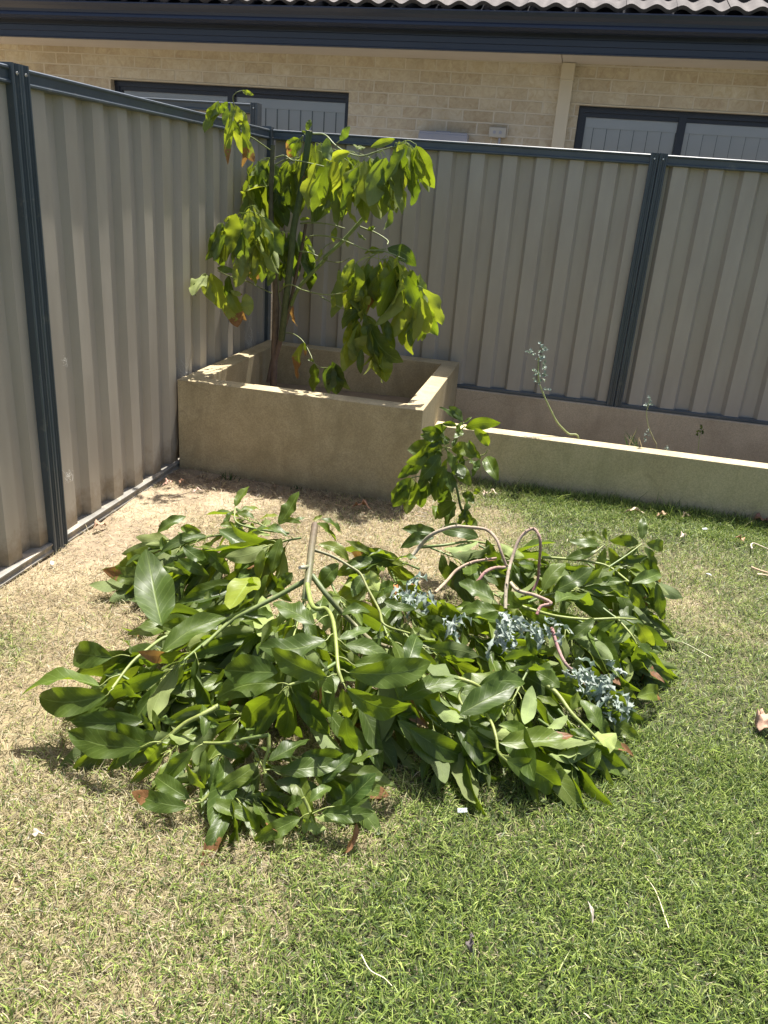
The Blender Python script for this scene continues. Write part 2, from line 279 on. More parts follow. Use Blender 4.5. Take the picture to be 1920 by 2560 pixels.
def make_grass():
    def area(n,x0,x1,y0,y1): return rng.uniform(x0,x1,n),rng.uniform(y0,y1,n)
    parts=[area(215000,.02,3.7,-4.75,-.93),area(60000,.7,3.1,-4.5,-3.0),area(22000,1.3,4.4,-1.25,-.93),area(24000,3.4,4.6,-5.2,-.95),area(12000,0,3.6,-5.4,-4.7)]
    x=np.concatenate([p[0] for p in parts]); y=np.concatenate([p[1] for p in parts]); n=len(x)
    S=sand(x,y); D=dry(x,y); keep=(rng.random(n)>S*.74)&~((x<1.34)&(y>-1.38)); 
    tuft=fbm(x,y,14,51); keep&=(tuft+.25*rng.random(n)>.22)
    x,y,S,D,tuft=x[keep],y[keep],S[keep],D[keep],tuft[keep]; n=len(x)
    isdry=rng.random(n)<np.clip(.06+.86*D+.3*S,0,1)
    edge=np.clip((y+1.10)/.12,0,1)*(x>1.36)
    L=np.where(isdry,rng.uniform(.010,.024,n)+.008*D,rng.uniform(.018,.038,n))*(.75+.6*tuft)*(1+1.3*edge)
    L=np.where(rng.random(n)<.01,L*2.2,L)
    W=np.where(isdry,rng.uniform(.0013,.0027,n),rng.uniform(.0016,.0034,n))
    az_=rng.uniform(0,2*np.pi,n); tilt=np.where(isdry,rng.uniform(.55,1.5,n),rng.uniform(.25,1.2,n))*(1-.5*edge)
    d=np.stack([np.sin(tilt)*np.cos(az_),np.sin(tilt)*np.sin(az_),np.cos(tilt)],-1)
    sd=np.stack([-np.sin(az_),np.cos(az_),np.zeros(n)],-1); tw=rng.normal(0,.5,n); sd=sd*np.cos(tw)[:,None]+np.cross(d,sd)*np.sin(tw)[:,None]
    B=np.stack([x,y,gz(x,y)-.002],-1); B[:,2]+=rng.uniform(0,.009,n)*(np.where(isdry,1,.5))
    bend=np.stack([np.cos(az_),np.sin(az_),-np.ones(n)*.9],-1)*(L*rng.uniform(.05,.35,n))[:,None]
    m=B+d*(L*.5)[:,None]; t=B+d*L[:,None]+bend; t[:,2]=np.maximum(t[:,2],B[:,2]+.001)
    w1=sd*(W/2)[:,None]; V=np.stack([B-w1*.7,B+w1*.7,m+w1,m-w1,t],1).reshape(-1,3)
    b0=np.arange(n)*5
    straw=np.stack([rng.uniform(.26,.56,n),rng.uniform(.40,.60,n),rng.uniform(.20,.36,n)],-1); straw[:,1]=straw[:,0]*rng.uniform(.80,.92,n); straw[:,2]=straw[:,0]*rng.uniform(.42,.60,n)
    g=rng.uniform(0,1,n)[:,None]; g=g**1.5; green=np.array((.050,.095,.018))*(1-g)+np.array((.32,.42,.08))*g
    yel=rng.random(n)[:,None]<(.13+.40*D[:,None]); green=np.where(yel,green*.5+np.array((.46,.48,.18))*.6,green)
    col=np.where(isdry[:,None],straw,green); col=col*(.8+.35*rng.random(n))[:,None]
    dk=rng.random(n)<.10; col[dk&isdry]*=.5
    me=bpy.data.meshes.new('grass'); me.vertices.add(5*n); me.vertices.foreach_set('co',V.ravel())
    loops=np.stack([b0,b0+1,b0+2,b0+3,b0+3,b0+2,b0+4],1).ravel(); me.loops.add(len(loops)); me.loops.foreach_set('vertex_index',loops)
    me.polygons.add(2*n); ls=np.stack([np.arange(n)*7,np.arange(n)*7+4],1).ravel(); me.polygons.foreach_set('loop_start',ls)
    me.polygons.foreach_set('loop_total',np.tile([4,3],n)); me.update(calc_edges=True); me.validate()
    c=me.color_attributes.new('tint','FLOAT_COLOR','POINT'); a=np.ones((5*n,4)); a[:,:3]=np.repeat(col,5,0); c.data.foreach_set('color',a.ravel())
    me.materials.append(M_grass); o=bpy.data.objects.new('grass',me); link(o); tag(o,'short mown lawn grass, straw-dry at left and green at right','grass',kind='stuff')
make_grass()
# ------------------------------------------------------------------ house behind
SH=.0105
house=empty('brick_house',(.3,1.6,0),label='cream brick house with navy gutter and mauve tiled roof behind the fence',cat='house')
mb=MB(); WZ=2.47
for x0,x1,z0,z1 in ((-6,-1.997,0,WZ+.05),(.057,1.836,0,WZ+.05),(3.95,7,0,WZ+.05)): mb.box(x0,x1,1.6,1.75,z0,z1)
for x0,x1 in ((-1.997,.057),(1.836,3.95)): mb.box(x0,x1,1.6,1.75,0,1.1); mb.box(x0,x1,1.6,1.75,2.203,WZ+.05)
mb.build('wall',M_brick,house)
mb=MB()
def shbox(mb,x0,x1,*a):
    mb.box(x0,x1,*a,sh=SH)
shbox(mb,-6,1.668,1.13,1.598,2.44,2.45); mb.build('soffit',M_soffit,house); mb=MB(); shbox(mb,1.674,7,1.13,1.598,2.44,2.45); mb.build('soffit',M_soffit,house)
def extrude_x(mb,prof,x0,x1,sh=0,closed=False):
    p=np.array(prof,float); k=len(p); V=[]
    for x in (x0,x1): V+= [(x,a,b+sh*x) for a,b in p]
    F=[(i,(i+1)%k,k+(i+1)%k,k+i) for i in range(k if closed else k-1)]
    mb.add(V,F,smooth=False)
mb=MB(); extrude_x(mb,[(1.13,2.425),(1.10,2.425),(1.10,2.432),(1.105,2.436),(1.105,2.47),(1.10,2.474),(1.10,2.51),(1.105,2.514),(1.105,2.56),(1.12,2.60),(1.13,2.60)],-6,2.868,SH,True)
mb.build('fascia',M_gutter,house); mb=MB(); extrude_x(mb,[(1.13,2.424),(1.098,2.424),(1.098,2.431),(1.103,2.436),(1.103,2.47),(1.098,2.474),(1.098,2.51),(1.103,2.514),(1.103,2.56),(1.12,2.60),(1.13,2.60)],2.868,7,SH,True)
for z in (2.47,2.53): mb.box(2.84,2.846,1.092,1.1,z,z+.006,sh=SH)
mb.build('fascia',M_gutter,house)
mb=MB(); extrude_x(mb,[(1.095,2.545),(1.03,2.532),(1.005,2.538),(.985,2.556),(.990,2.572),(1.0,2.582),(.998,2.60),(.985,2.62),(.975,2.642),(.978,2.650),(.988,2.652),(.995,2.645),(.992,2.637),(1.0,2.615),(1.012,2.60),(1.012,2.58),(1.0,2.556),(1.03,2.542),(1.095,2.555)],-6,7,SH,True)
mb.build('gutter',M_gutter,house)
# roof tiles: two-wave concrete tiles, rows of 0.32 m
mb=MB(); pitch=math.radians(23); rows=12; 
def wave(x):
    t=(x/.16)%1; return .030*(.5+.5*np.cos(2*np.pi*t))**.9
for r in range(rows):
    s0=r*.32; y0=1.015+s0*math.cos(pitch); z0=2.655+s0*math.sin(pitch)
    xs=np.arange(-5.95,6.9,.016); 
    for c0 in range(0,len(xs)-1,20):
        xx=xs[c0:c0+21]
        if len(xx)<2: continue
        xx=xx.copy(); xx[-1]-=.0025; jit=rng.normal(0,.0015)
        h=wave(xx); L=.345; nrm=np.array([0,-math.sin(pitch),math.cos(pitch)]); ax=np.array([0,math.cos(pitch),math.sin(pitch)])
        rowsV=[]
        for (d,off) in ((.004,-.024),(0,0),(L,-.020)):
            base=np.stack([xx,np.full_like(xx,y0),z0+SH*xx],-1)+ax*d+nrm*(h[:,None]+off+.026+jit); rowsV.append(base)
        V=np.vstack(rowsV); k=len(xx); F=[(q*k+i,q*k+i+1,(q+1)*k+i+1,(q+1)*k+i) for q in range(2) for i in range(k-1)]
        mb.add(V,F[:k-1],smooth=False); mb.add(V,F[k-1:],smooth=True)
rf=mb.build('roof',M_tile,house)
mb=MB(); mb.add([(-5.95,1.06,2.60),(6.9,1.06,2.68),(6.9,4.9,4.30),(-5.95,4.9,4.22)],[(0,1,2,3)],smooth=False); mb.build('roof_sarking',M_gutter,rf)
def window(x0,x1,mull,zt=2.196,zb=1.1):
    y=1.655; f=MB()
    f.box(x0,x1,y,y+.06,zt-.045,zt-.004); f.box(x0,x1,y+.004,y+.06,zb,zb+.05)
    f.box(x0+.002,x0+.042,y+.002,y+.058,zb+.05,zt-.045); f.box(x1-.042,x1-.002,y+.002,y+.058,zb+.05,zt-.045)
    f.box(mull-.028,mull+.028,y-.006,y+.057,zb+.05,zt-.045)
    f.box(x0+.042,mull-.028,y+.012,y+.05,zt-.075,zt-.0451); f.box(mull+.028,x1-.042,y+.02,y+.05,zt-.075,zt-.0451)
    f.box(x0+.042,x0+.062,y+.012,y+.05,zb+.05,zt-.075); 
    f.box(x0+.001,x1-.001,y-.004,y,zt-.022,zt-.018)
    fr=f.build('window',M_frame,house)
    a=MB(); a.box(x0-.06,x1+.06,1.5965,1.72,zt-.004,zt+.005); a.build('lintel',M_cream,fr)
    for a0,a1 in ((x0+.04,mull-.026),(mull+.026,x1-.04)):
        g=MB(); g.add([(a0,y+.03,zb+.04),(a1,y+.03,zb+.04),(a1,y+.03,zt-.07),(a0,y+.03,zt-.07)],[(0,1,2,3)],smooth=False); g.build('pane',M_glass,fr)
    b=MB(); x=x0+.03; i=0
    while x<x1-.03:
        x2=min(x+.1,x1-.03)-.006; t=.008
        b.add([(x,y+.048+t,zb+.02),(x2,y+.048-t,zb+.02),(x2,y+.048-t,zt-.05),(x,y+.048+t,zt-.05)],[(0,1,2,3)],smooth=False); x+=.1
    b.box(x0+.02,x1-.02,y+.034,y+.040,zt-.145,zt-.05)
    b.build('blind',M_blind,fr)
window(-1.997,.057,-.955); window(1.836,3.95,2.595)
mb=MB(); mb.box(-6,7,1.80,1.82,0,2.45); mb.build('room_lining',simple('room_lining_paint',(.12,.12,.13),.8),house)
mb=MB(); mb.box(1.672,1.768,1.53,1.597,0,2.455); mb.box(1.668,1.772,1.526,1.5975,2.34,2.348); mb.box(1.668,1.772,1.526,1.5975,.9,.92); mb.build('downpipe',M_cream,house,bevel=.006)
mb=MB(); mb.box(.665,1.035,1.48,1.597,1.5,1.945); mb.box(.66,1.04,1.474,1.482,1.62,1.93); mb.box(.79,.90,1.50,1.56,1.945,1.953)
mb.build('meter_box',M_grey,house,bevel=.012)
mb=MB(); mb.box(1.19,1.32,1.552,1.597,1.935,2.005); mbx=mb.build('power_socket',M_white,house,bevel=.005)
for dx in (.035,.08): 
    t=MB(); th=np.linspace(0,2*np.pi,15)[:-1]; P=np.stack([1.19+.0075+dx+.012*np.cos(th),np.full(14,1.5485),1.97+.012*np.sin(th)],-1); Q=P.copy(); Q[:,1]=1.553
    t.add(np.vstack([P,Q]),[tuple(range(14))]+[(i,i+14,(i+1)%14+14,(i+1)%14) for i in range(14)],smooth=False); t.build('knob',M_grey,mbx)
t=MB(); tube(t,[(1.275,1.575,1.936),(1.275,1.575,1.90),(1.275,1.59,1.86)],.011,.011,(.4,.4,.4)); t.build('conduit',M_grey,mbx)
mb=MB(); mb.add([(-6,.04,.006),(7,.04,.006),(7,1.6,.006),(-6,1.6,.006)],[(0,1,2,3)],smooth=False); tag(mb.build('bounce_path',M_bounce),kind='structure')  # unseen strip behind the fence, made pale to bounce light onto the house wall
# ------------------------------------------------------------------ fences
def profile(s0,s1,per=.193,phase=0):
    """trapezoid rib profile: list of (s,offset)"""
    pts=[]; k=math.floor((s0-phase)/per)-1; sl=.026
    while phase+k*per<s1+per:
        b=phase+k*per
        for ds,of in ((0,-.016),(.020,.016),(.020+.080,.016),(.120,-.016)): pts.append((b+ds,of))
        k+=1
    xs=[p[0] for p in pts]; os_=[p[1] for p in pts]
    return [(s0,float(np.interp(s0,xs,os_)))]+[p for p in pts if s0<p[0]<s1]+[(s1,float(np.interp(s1,xs,os_)))]
def sheet(mb,axis,s0,s1,z0,z1,pos,phase,sign,off=0):
    pr=profile(s0,s1,phase=phase); V=[]
    zs=np.linspace(z0,z1,9)
    for z in zs:
        for s,o in pr:
            oo=pos+sign*(o+off)+.0018*math.sin(s*9+z*4+phase*7)
            V.append((s,oo,z) if axis=='x' else (oo,s,z))
    k=len(pr); F=[(q*k+i,q*k+i+1,(q+1)*k+i+1,(q+1)*k+i) for q in range(len(zs)-1) for i in range(k-1)]
    mb.add(V,F,smooth=False)
def fence(name,axis,pos,sign,bays,z0,z1,label,phase,cut=None,top_proud=.020):
    e=empty(name,(pos,bays[0][0],0) if axis=='y' else (bays[0][0],pos,0),label=label,cat='fence')
    for bi,(a,b) in enumerate(bays):
        ns=max(1,round((b-a)/.79)); w_=(b-a)/ns
        for i in range(ns):
            m=MB(); ov=.012 if i<ns-1 else 0
            sheet(m,axis,a+i*w_,a+(i+1)*w_+ov,z0+.01,z1-.02,pos-sign*.012,phase,sign,off=.0016*(i%2)); m.build('sheet',M_panel,e)
        # rails as folded channels: lips top and bottom, face between
        def rail(zc0,zc1,nm):
            m=MB()
            F_=top_proud; prof=[(F_-.004,zc0),(F_+.003,zc0+.004),(F_+.003,zc0+.010),(F_-.005,zc0+.016),(F_-.005,zc1-.016),(F_+.002,zc1-.010),(F_+.002,zc1-.004),(F_-.006,zc1),(-.046,zc1),(-.046,zc0)]
            k=len(prof); V=[]
            for s in (a,b):
                for o_,z in prof: V.append((s,pos+sign*o_,z) if axis=='x' else (pos+sign*o_,s,z))
            m.add(V,[(i,(i+1)%k,k+(i+1)%k,k+i) for i in range(k)],smooth=False); m.build(nm,M_foot if (nm=='bottom_rail' and z0<.1) else M_rail,e)
        rail(z1-.058,z1,'top_rail'); rail(z0,z0+.045 if z0<.1 else z0+.022,'bottom_rail')
    return e
def post(e,axis,pos,sign,c,z0,z1,halves=2,front=.030):
    p=MB(); w_=.048; n=halves
    for h in range(n):
        a=c-(n*w_)/2+h*w_+ (0.0012 if h else 0); b=a+w_-(0.0024 if n>1 else 0)
        prof=[(a,-.05),(a,front-.004),(a+.004,front),(a+.010,front),(a+.0125,front-.006),(a+.0215,front-.006),(a+.024,front),(b-.022,front),(b-.0195,front-.006),(b-.0115,front-.006),(b-.009,front),(b-.004,front),(b,front-.004),(b,-.05)]
        k=len(prof); V=[]
        for z in (z0,z1):
            for s,o_ in prof: V.append((s,pos+sign*o_,z) if axis=='x' else (pos+sign*o_,s,z))
        p.add(V,[(i,(i+1)%k,k+(i+1)%k,k+i) for i in range(k)]+[tuple(range(k,2*k))],smooth=False)
    po=p.build('post',M_rail,e)
    for h in range(n):
        s_=MB()
        a=c-(n*w_)/2+(h+.5)*w_
        for z in (z1-.03,):
            th=np.linspace(0,2*np.pi,9)[:-1]; R_=.0045
            ring=[((a+R_*math.cos(t),pos+sign*(front+.003),z+R_*math.sin(t)) if axis=='x' else (pos+sign*(front+.003),a+R_*math.cos(t),z+R_*math.sin(t))) for t in th]
            base=[((a+R_*1.3*math.cos(t),pos+sign*(front-.001),z+R_*1.3*math.sin(t)) if axis=='x' else (pos+sign*(front-.001),a+R_*1.3*math.cos(t),z+R_*1.3*math.sin(t))) for t in th]
            s_.add(ring+base,[tuple(range(8))]+[(i,(i+1)%8,8+(i+1)%8,8+i) for i in range(8)],smooth=False)
        s_.build('screw',M_screw,po)
fb=fence('steel_fence','x',0.0,-1,[(.03,2.295),(2.391,4.70),(4.796,6.9)],.333,1.80,'beige ribbed steel fence along the back, standing on the low concrete wall',phase=.096)
post(fb,'x',0.0,-1,2.343,.334,1.806); post(fb,'x',0.0,-1,4.748,.334,1.806)
fl=fence('steel_fence','y',-.008,1,[(-2.428,-.035),(-4.86,-2.524),(-7.3,-4.956)],.0,1.80,'beige ribbed steel fence along the left side with dirty foot rail',phase=-.09,top_proud=.024)
post(fl,'y',-.008,1,-2.476,-.02,1.808,front=.036); post(fl,'y',-.008,1,-4.908,-.02,1.808,front=.036)
p=MB(); p.box(-.052,.022,-.034,.022,0,1.815); p.build('corner_post',M_rail,fl)
fn=fence('steel_fence','x',.10,-1,[(-2.9,-.16)],.0,1.945,'taller stepped fence end showing above the left fence, before the left window',phase=.05)
post(fn,'x',.10,-1,-.135,0,1.95,halves=1)
# cobwebs on the fence post and in the corner
def web(c,n,r,label):
    m=MB()
    for i in range(n):
        a=np.array(c)+rng.normal(0,1,3)*np.array([.006,r,r*1.3]); b=np.array(c)+rng.normal(0,1,3)*np.array([.010,r,r*1.3]); mid=(a+b)/2+np.array([.006,0,-.02*rng.random()])
        tube(m,[a,mid,b],.00035,.00035,(1,1,1),sides=3,n=3,cap=False)
    for i in range(n*2):
        q=np.array(c)+rng.normal(0,1,3)*np.array([.006,r,r]); s=rng.uniform(.001,.003); m.add([q,q+(s,0,s),q+(0,s,s),q+(s,s,0)],[(0,1,2),(0,2,3),(0,3,1),(1,2,3)],smooth=False)
    tag(m.build('cobweb',M_web),label,'cobweb','cobwebs on the left fence')
web((.03,-2.40,.30),12,.012,'dusty cobweb low on the left fence beside its post')
web((.035,-2.37,.78),5,.009,'thin cobweb halfway up the left fence post')
web((.05,-.42,.56),22,.05,'white cobweb at the back left corner of the square planter')
web((.04,-1.32,.53),14,.035,'white cobweb where the planter front meets the left fence')
# ------------------------------------------------------------------ planters
pl=empty('square_planter',(.66,-.68,0),label='waist-high square rendered concrete planter in the fence corner',cat='planter')
def ringwall(ox0,ox1,oy0,oy1,ix0,ix1,iy0,iy1,z0,z1,nm,mt,par):
    V=[];
    for z in (z0,z1): V+=[(ox0,oy0,z),(ox1,oy0,z),(ox1,oy1,z),(ox0,oy1,z)]
    for z in (z0,z1): V+=[(ix0,iy0,z),(ix1,iy0,z),(ix1,iy1,z),(ix0,iy1,z)]
    F=[]
    for i in range(4):
        j=(i+1)%4; F+=[(i,j,4+j,4+i),(8+j,8+i,12+i,12+j),(4+i,4+j,12+j,12+i),(j,i,8+i,8+j)]
    m=MB(); m.add(V,F,smooth=False); return m.build(nm,mt,par,bevel=.004)
ringwall(.022,1.338,-1.376,-.028,.132,1.238,-1.270,-.150,-.05,.504,'wall',M_render,pl)
def soilpatch(x0,x1,y0,y1,z,nm,seed):
    xs=np.arange(x0,x1,.04); xs=np.append(xs,x1); ys=np.append(np.arange(y0,y1,.04),y1); X,Y=np.meshgrid(xs,ys); Z=z+.03*(fbm(X,Y,6,seed)-.5)
    m=MB(); k=len(xs); m.add(np.stack([X,Y,Z],-1).reshape(-1,3),[(j*k+i,j*k+i+1,(j+1)*k+i+1,(j+1)*k+i) for j in range(len(ys)-1) for i in range(k-1)]); return tag(m.build(nm,M_soil),kind='structure')
soilpatch(.132,1.238,-1.27,-.15,.25,'planter_soil',61); soilpatch(1.338,6.8,-.81,-.055,.10,'garden_soil',62)
lw=MB(); lw.box(1.3385,6.9,-.916,-.812,-.05,.309); tag(lw.build('low_planter_wall',M_render2,bevel=.004),'low mossy rendered concrete kerb wall along the lawn, right of the square planter','wall')
bw=MB(); bw.box(1.3385,6.9,-.052,.045,-.05,.333); bw.box(-.05,1.3385,-.027,.045,-.05,.333); tag(bw.build('retaining_wall',M_render3,bevel=.003),'rough brown concrete footing wall under the back fence','wall')
# ------------------------------------------------------------------ leaves
def leaf(mb,base,tip,nrm,width,sag=.06,fold=.25,wv=.12,tint=(.4,1,0),brown=0,nu=16,lobes=0):
    base=np.asarray(base,float); tip=np.asarray(tip,float); A=tip-base; L=np.linalg.norm(A)+1e-6; ax=A/L
    nn=np.asarray(nrm,float); nn=nn-ax*(nn@ax); k=np.linalg.norm(nn)
    nn=nn/k if k>1e-3 else np.cross(ax,[1,0,.1]); s=np.cross(ax,nn)
    u=np.linspace(0,1,nu); prof=(np.clip(u,0,1)**.75)*((1-u)**.80); prof/=prof.max(); prof[0]=.02; prof[-1]=.015
    if lobes: prof=prof*(1+.45*np.sin(u*lobes*6.28)); prof[0]=.02;prof[-1]=.02
    hw=width/2*prof; vs=np.array([-1,-.55,0,.55,1]); f1,f2=rng.uniform(9,17,2); p1,p2=rng.uniform(0,6.28,2)
    twist=rng.normal(0,.4); curl=rng.normal(-.04,.13); fa=math.atan(fold*1.5+.08); roll=rng.uniform(0,.35); wv=wv*1.5; f3=rng.uniform(24,38); bow=rng.normal(0,.05)
    P=np.empty((nu,5,3))
    for j,v in enumerate(vs):
        f_,p_=(f1,p1) if v<0 else (f2,p2)
        ang=twist*u
        ss=s[None]*np.cos(ang)[:,None]+nn[None]*np.sin(ang)[:,None]; n2=nn[None]*np.cos(ang)[:,None]-s[None]*np.sin(ang)[:,None]
        h=math.sin(fa)*abs(v)*hw-roll*v*v*hw+hw*(wv*np.sin(u*f_+p_)+.25*wv*np.sin(u*f3+p_))*v*v
        P[:,j]=base+ax*(L*u)[:,None]+nn*(sag*4*u*(1-u)*L+curl*L*u**3)[:,None]+ss*(v*hw*math.cos(fa)+bow*L*np.sin(np.pi*u))[:,None]+n2*h[:,None]
    P=P.reshape(-1,3); P[:,2]=np.maximum(P[:,2],.006)
    F=[(i*5+j,i*5+j+1,(i+1)*5+j+1,(i+1)*5+j) for i in range(nu-1) for j in range(4)]
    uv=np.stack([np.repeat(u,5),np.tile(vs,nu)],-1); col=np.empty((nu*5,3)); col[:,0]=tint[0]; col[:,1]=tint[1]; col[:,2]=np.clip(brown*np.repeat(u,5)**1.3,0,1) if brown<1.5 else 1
    mb.add(P,F,col=col,uv=uv)
YG=(.23,.27,.07); GS=(.115,.17,.05); PK=(.22,.15,.10)
def unit(v): v=np.asarray(v,float); return v/(np.linalg.norm(v)+1e-9)
def rt(lo=.15,hi=.6):
    t=lo+(hi-lo)*rng.beta(.55,.65); return (t,rng.uniform(.75,1.25),0)
class Plant:
    def __init__(s,name,label,cat,base,group=None): s.e=empty(name,tuple(base),label=label,cat=cat,group=group); s.F=MB(); s.S=MB()
    def L(s,b,t,node=None,w=.36,n=None,**k):
        w*=1.05
        ln=np.linalg.norm(np.asarray(t)-np.asarray(b))
        if n is None: n=np.array([0,-.62,.72])+rng.normal(0,.35,3)
        k.setdefault('tint',rt()); leaf(s.F,b,t,n,ln*w,**k)
        if node is not None:
            mid=(np.asarray(node)+np.asarray(b))/2+np.array([0,0,.12*np.linalg.norm(np.asarray(b)-node)]); tube(s.S,[node,mid,b,np.asarray(b)+(np.asarray(t)-b)*.12],.0021,.0012,YG,YG,sides=5,n=3,cap=False)
    def spray(s,P,nl,l0,l1,hi=.42,up=.35,droop=.5,t0=.25,whorl=5,tint=(.15,.6),br=.04):
        C=cr(P,8); T=np.gradient(C,axis=0)
        nl=int(nl*.95); js=list(np.linspace(t0,1,nl)*(len(C)-1)); js+= [len(C)-1]*whorl; az=rng.uniform(0,6.28)
        for q,j in enumerate(js):
            i=int(round(j)); p=C[i]; ax=unit(T[i]); az+=2.4+rng.normal(0,.3)
            a=unit(np.cross(ax,[.2,.1,1])); b=np.cross(ax,a); rad=a*math.cos(az)+b*math.sin(az)
            if rad[2]<-.2 and p[2]<.2: rad[2]*=-.6
            d=unit(ax*rng.uniform(.5,1.3)+rad*.9+np.array([0,0,up*rng.random()-droop]))
            ln=rng.uniform(l0*.8,l1)*1.2; bs=p+d*rng.uniform(.015,.035); tp=bs+d*ln; tp[2]-=droop*.25*ln
            tp[2]=min(max(tp[2],.012),hi); tp[2]-=rng.random()*.05*(tp[2]>.1)
            nr=unit(np.array([0,-.7,.55])+rng.normal(0,.75,3))*(-1 if rng.random()<.36 else 1); 
            s.L(bs,tp,node=p,w=rng.uniform(.26,.40),n=nr,sag=rng.uniform(0,.10),fold=rng.uniform(.05,.6),wv=rng.uniform(.05,.22),tint=rt(*tint),brown=(rng.uniform(.6,1.1) if rng.random()<br else 0))
    def done(s,mstem=None,mleaf=None):
        if s.S.n: s.S.build('stem',mstem or M_stem,s.e)
        if s.F.n: s.F.build('foliage',mleaf or M_leaf,s.e)
# ------------------------------------------------------------------ pruned tree in the planter
Y0=-.47
tree=Plant('avocado_tree','wilting pruned avocado tree with sawn stems growing in the square planter','tree',(.2,Y0,.24))
def V(px,y=Y0):
    p=ony(px,y)
    while p[0]<.06 and y>-1.6: y-=.04; p=ony(px,y)
    return p
BR=(.20,.135,.10); BRD=(.13,.09,.065); CUT=(.62,.58,.42)
tk=MB()
b0=V(c4(590,930),-.44); b0[2]=.24
tube(tk,[b0,V(c4(597,700),-.45),V(c4(605,450),-.46),V(c4(598,200),-.47),V(c3(616,940)),V(c3(610,700)),V(c3(622,385))],.022,.0125,BR,(.10,.105,.06),sides=10,knob=.05,capcol=CUT)
tk.build('trunk',M_bark,tree.e); tk=MB()
tube(tk,[V(c4(560,890),-.47),V(c4(575,800),-.46),V(c4(592,720),-.45)],.012,.008,BRD,sides=7)
tk.build('trunk',M_bark,tree.e); tk=MB()
tube(tk,[V(c4(600,760),-.45),V(c4(632,640),-.47),V(c4(668,520),-.50),V(c4(700,420),-.52)],.016,.012,BR,(.15,.12,.07),sides=9,knob=.05)
tk.build('trunk',M_bark,tree.e)
GR=(.06,.10,.035)
tk=MB(); tube(tk,[V(c4(636,650),-.47),V(c4(655,480),-.52),V(c4(690,180),-.54),V(c4(705,20),-.55),V(c3(790,650),-.55),V(c3(838,300),-.56)],.020,.0185,(.10,.12,.05),GR,sides=10,knob=.02,capcol=CUT)
tk.build('stem',M_stem,tree.e); tk=MB()
tube(tk,[V(c4(640,600),-.46),V(c4(690,420),-.47),V(c4(735,200),-.48),V(c3(800,960),-.49),V(c3(818,850),-.49)],.010,.009,(.13,.09,.06),(.12,.09,.06),sides=7,knob=.08,capcol=CUT)
tk.build('stem',M_bark,tree.e); tk=MB()
tube(tk,[V(c4(690,455),-.52),V(c4(740,350),-.56),V(c4(880,200),-.60),V(c3(930,1050),-.62),V(c3(1040,950),-.64),V(c3(1175,800),-.66)],.011,.010,(.16,.22,.06),(.19,.26,.08),sides=9,capcol=CUT)
tk.build('stem',M_stem,tree.e)
TG=(.22,.26,.10)
def twig(pts,y=Y0,r=.0048,r2=.003,col=TG): 
    if isinstance(y,(list,tuple)) and len(y)==len(pts): ys=y
    elif isinstance(y,(list,tuple)): ys=list(y[0]+(y[1]-y[0])*np.linspace(0,1,len(pts))**.8)
    else: ys=[y]*len(pts)
    tw=MB(); tube(tw,[V(p,q) for p,q in zip(pts,ys)],r,r2,col,sides=6); tw.build('twig',M_stem,tree.e)
twig([c3(605,415),c3(520,355),c3(450,305),c3(410,200),c3(385,110),c3(405,75),c3(440,62)],(-.47,-1.12),.004,.002)
twig([c3(640,460),c3(690,448),c3(735,475),c3(780,480),c3(925,512)],(-.46,-.62))
twig([c3(640,500),c3(700,470),c3(780,460),c3(790,420),c3(800,330)],(-.46,-.60),.004,.0025)
twig([c3(860,318),c3(930,325),c3(990,385),c3(1060,430),c3(1150,450),c3(1250,420),c3(1330,395)],(-.56,-.98))
twig([c3(1000,375),c3(1030,350),c3(1040,330)],-.74,.003,.002)
twig([c3(785,850),c3(860,845),c3(960,855),c3(1050,880)],(-.50,-.62)); twig([c3(1140,870),c3(1230,905),c3(1300,950),c3(1300,975)],(-.64,-.8))
twig([c3(800,960),c3(850,925),c3(940,925),c3(1040,950),c3(1190,1010),c3(1290,1000)],(-.5,-1.06))
twig([c3(890,1080),c3(920,1000),c3(970,965),c3(1000,975)],-.62,.003,.002)
twig([c3(640,910),c3(700,895),c3(735,900)],-.46,.0035,.002); twig([c3(760,1015),c3(830,1020),c3(890,1045)],-.52,.004,.003)
twig([c4(580,388),c4(500,350),c4(440,320),c4(350,295),c4(280,262)],(-.46,-1.08),.0042,.003)
twig([c4(385,340),c4(395,310),c4(440,322)],-.82,.003,.003)
twig([c4(600,205),c4(615,300),c4(625,420),c4(655,498)],-.49,.003,.002)
twig([c4(622,382),c4(660,345),c4(700,343),c4(755,370),c4(870,395),c4(960,390),c4(1010,370)],(-.47,-1.1))
twig([c4(850,402),c4(900,432),c4(995,480),c4(1060,480)],(-.7,-1.12),.0035,.0025)
twig([c4(1010,365),c4(1040,350),c4(1090,400)],-.96,.003,.002)
twig([c4(655,610),c4(700,615),c4(755,655),c4(800,735),c4(815,775),c4(850,802),c4(905,805)],(-.47,-.92),.0035,.002)
twig([c3(1190,1010),c4(1200,150),c4(1260,170),c4(1330,200)],(-1.0,-1.1)); twig([c4(880,205),c4(960,215),c4(1020,190)],(-.6,-.8),.003,.002)
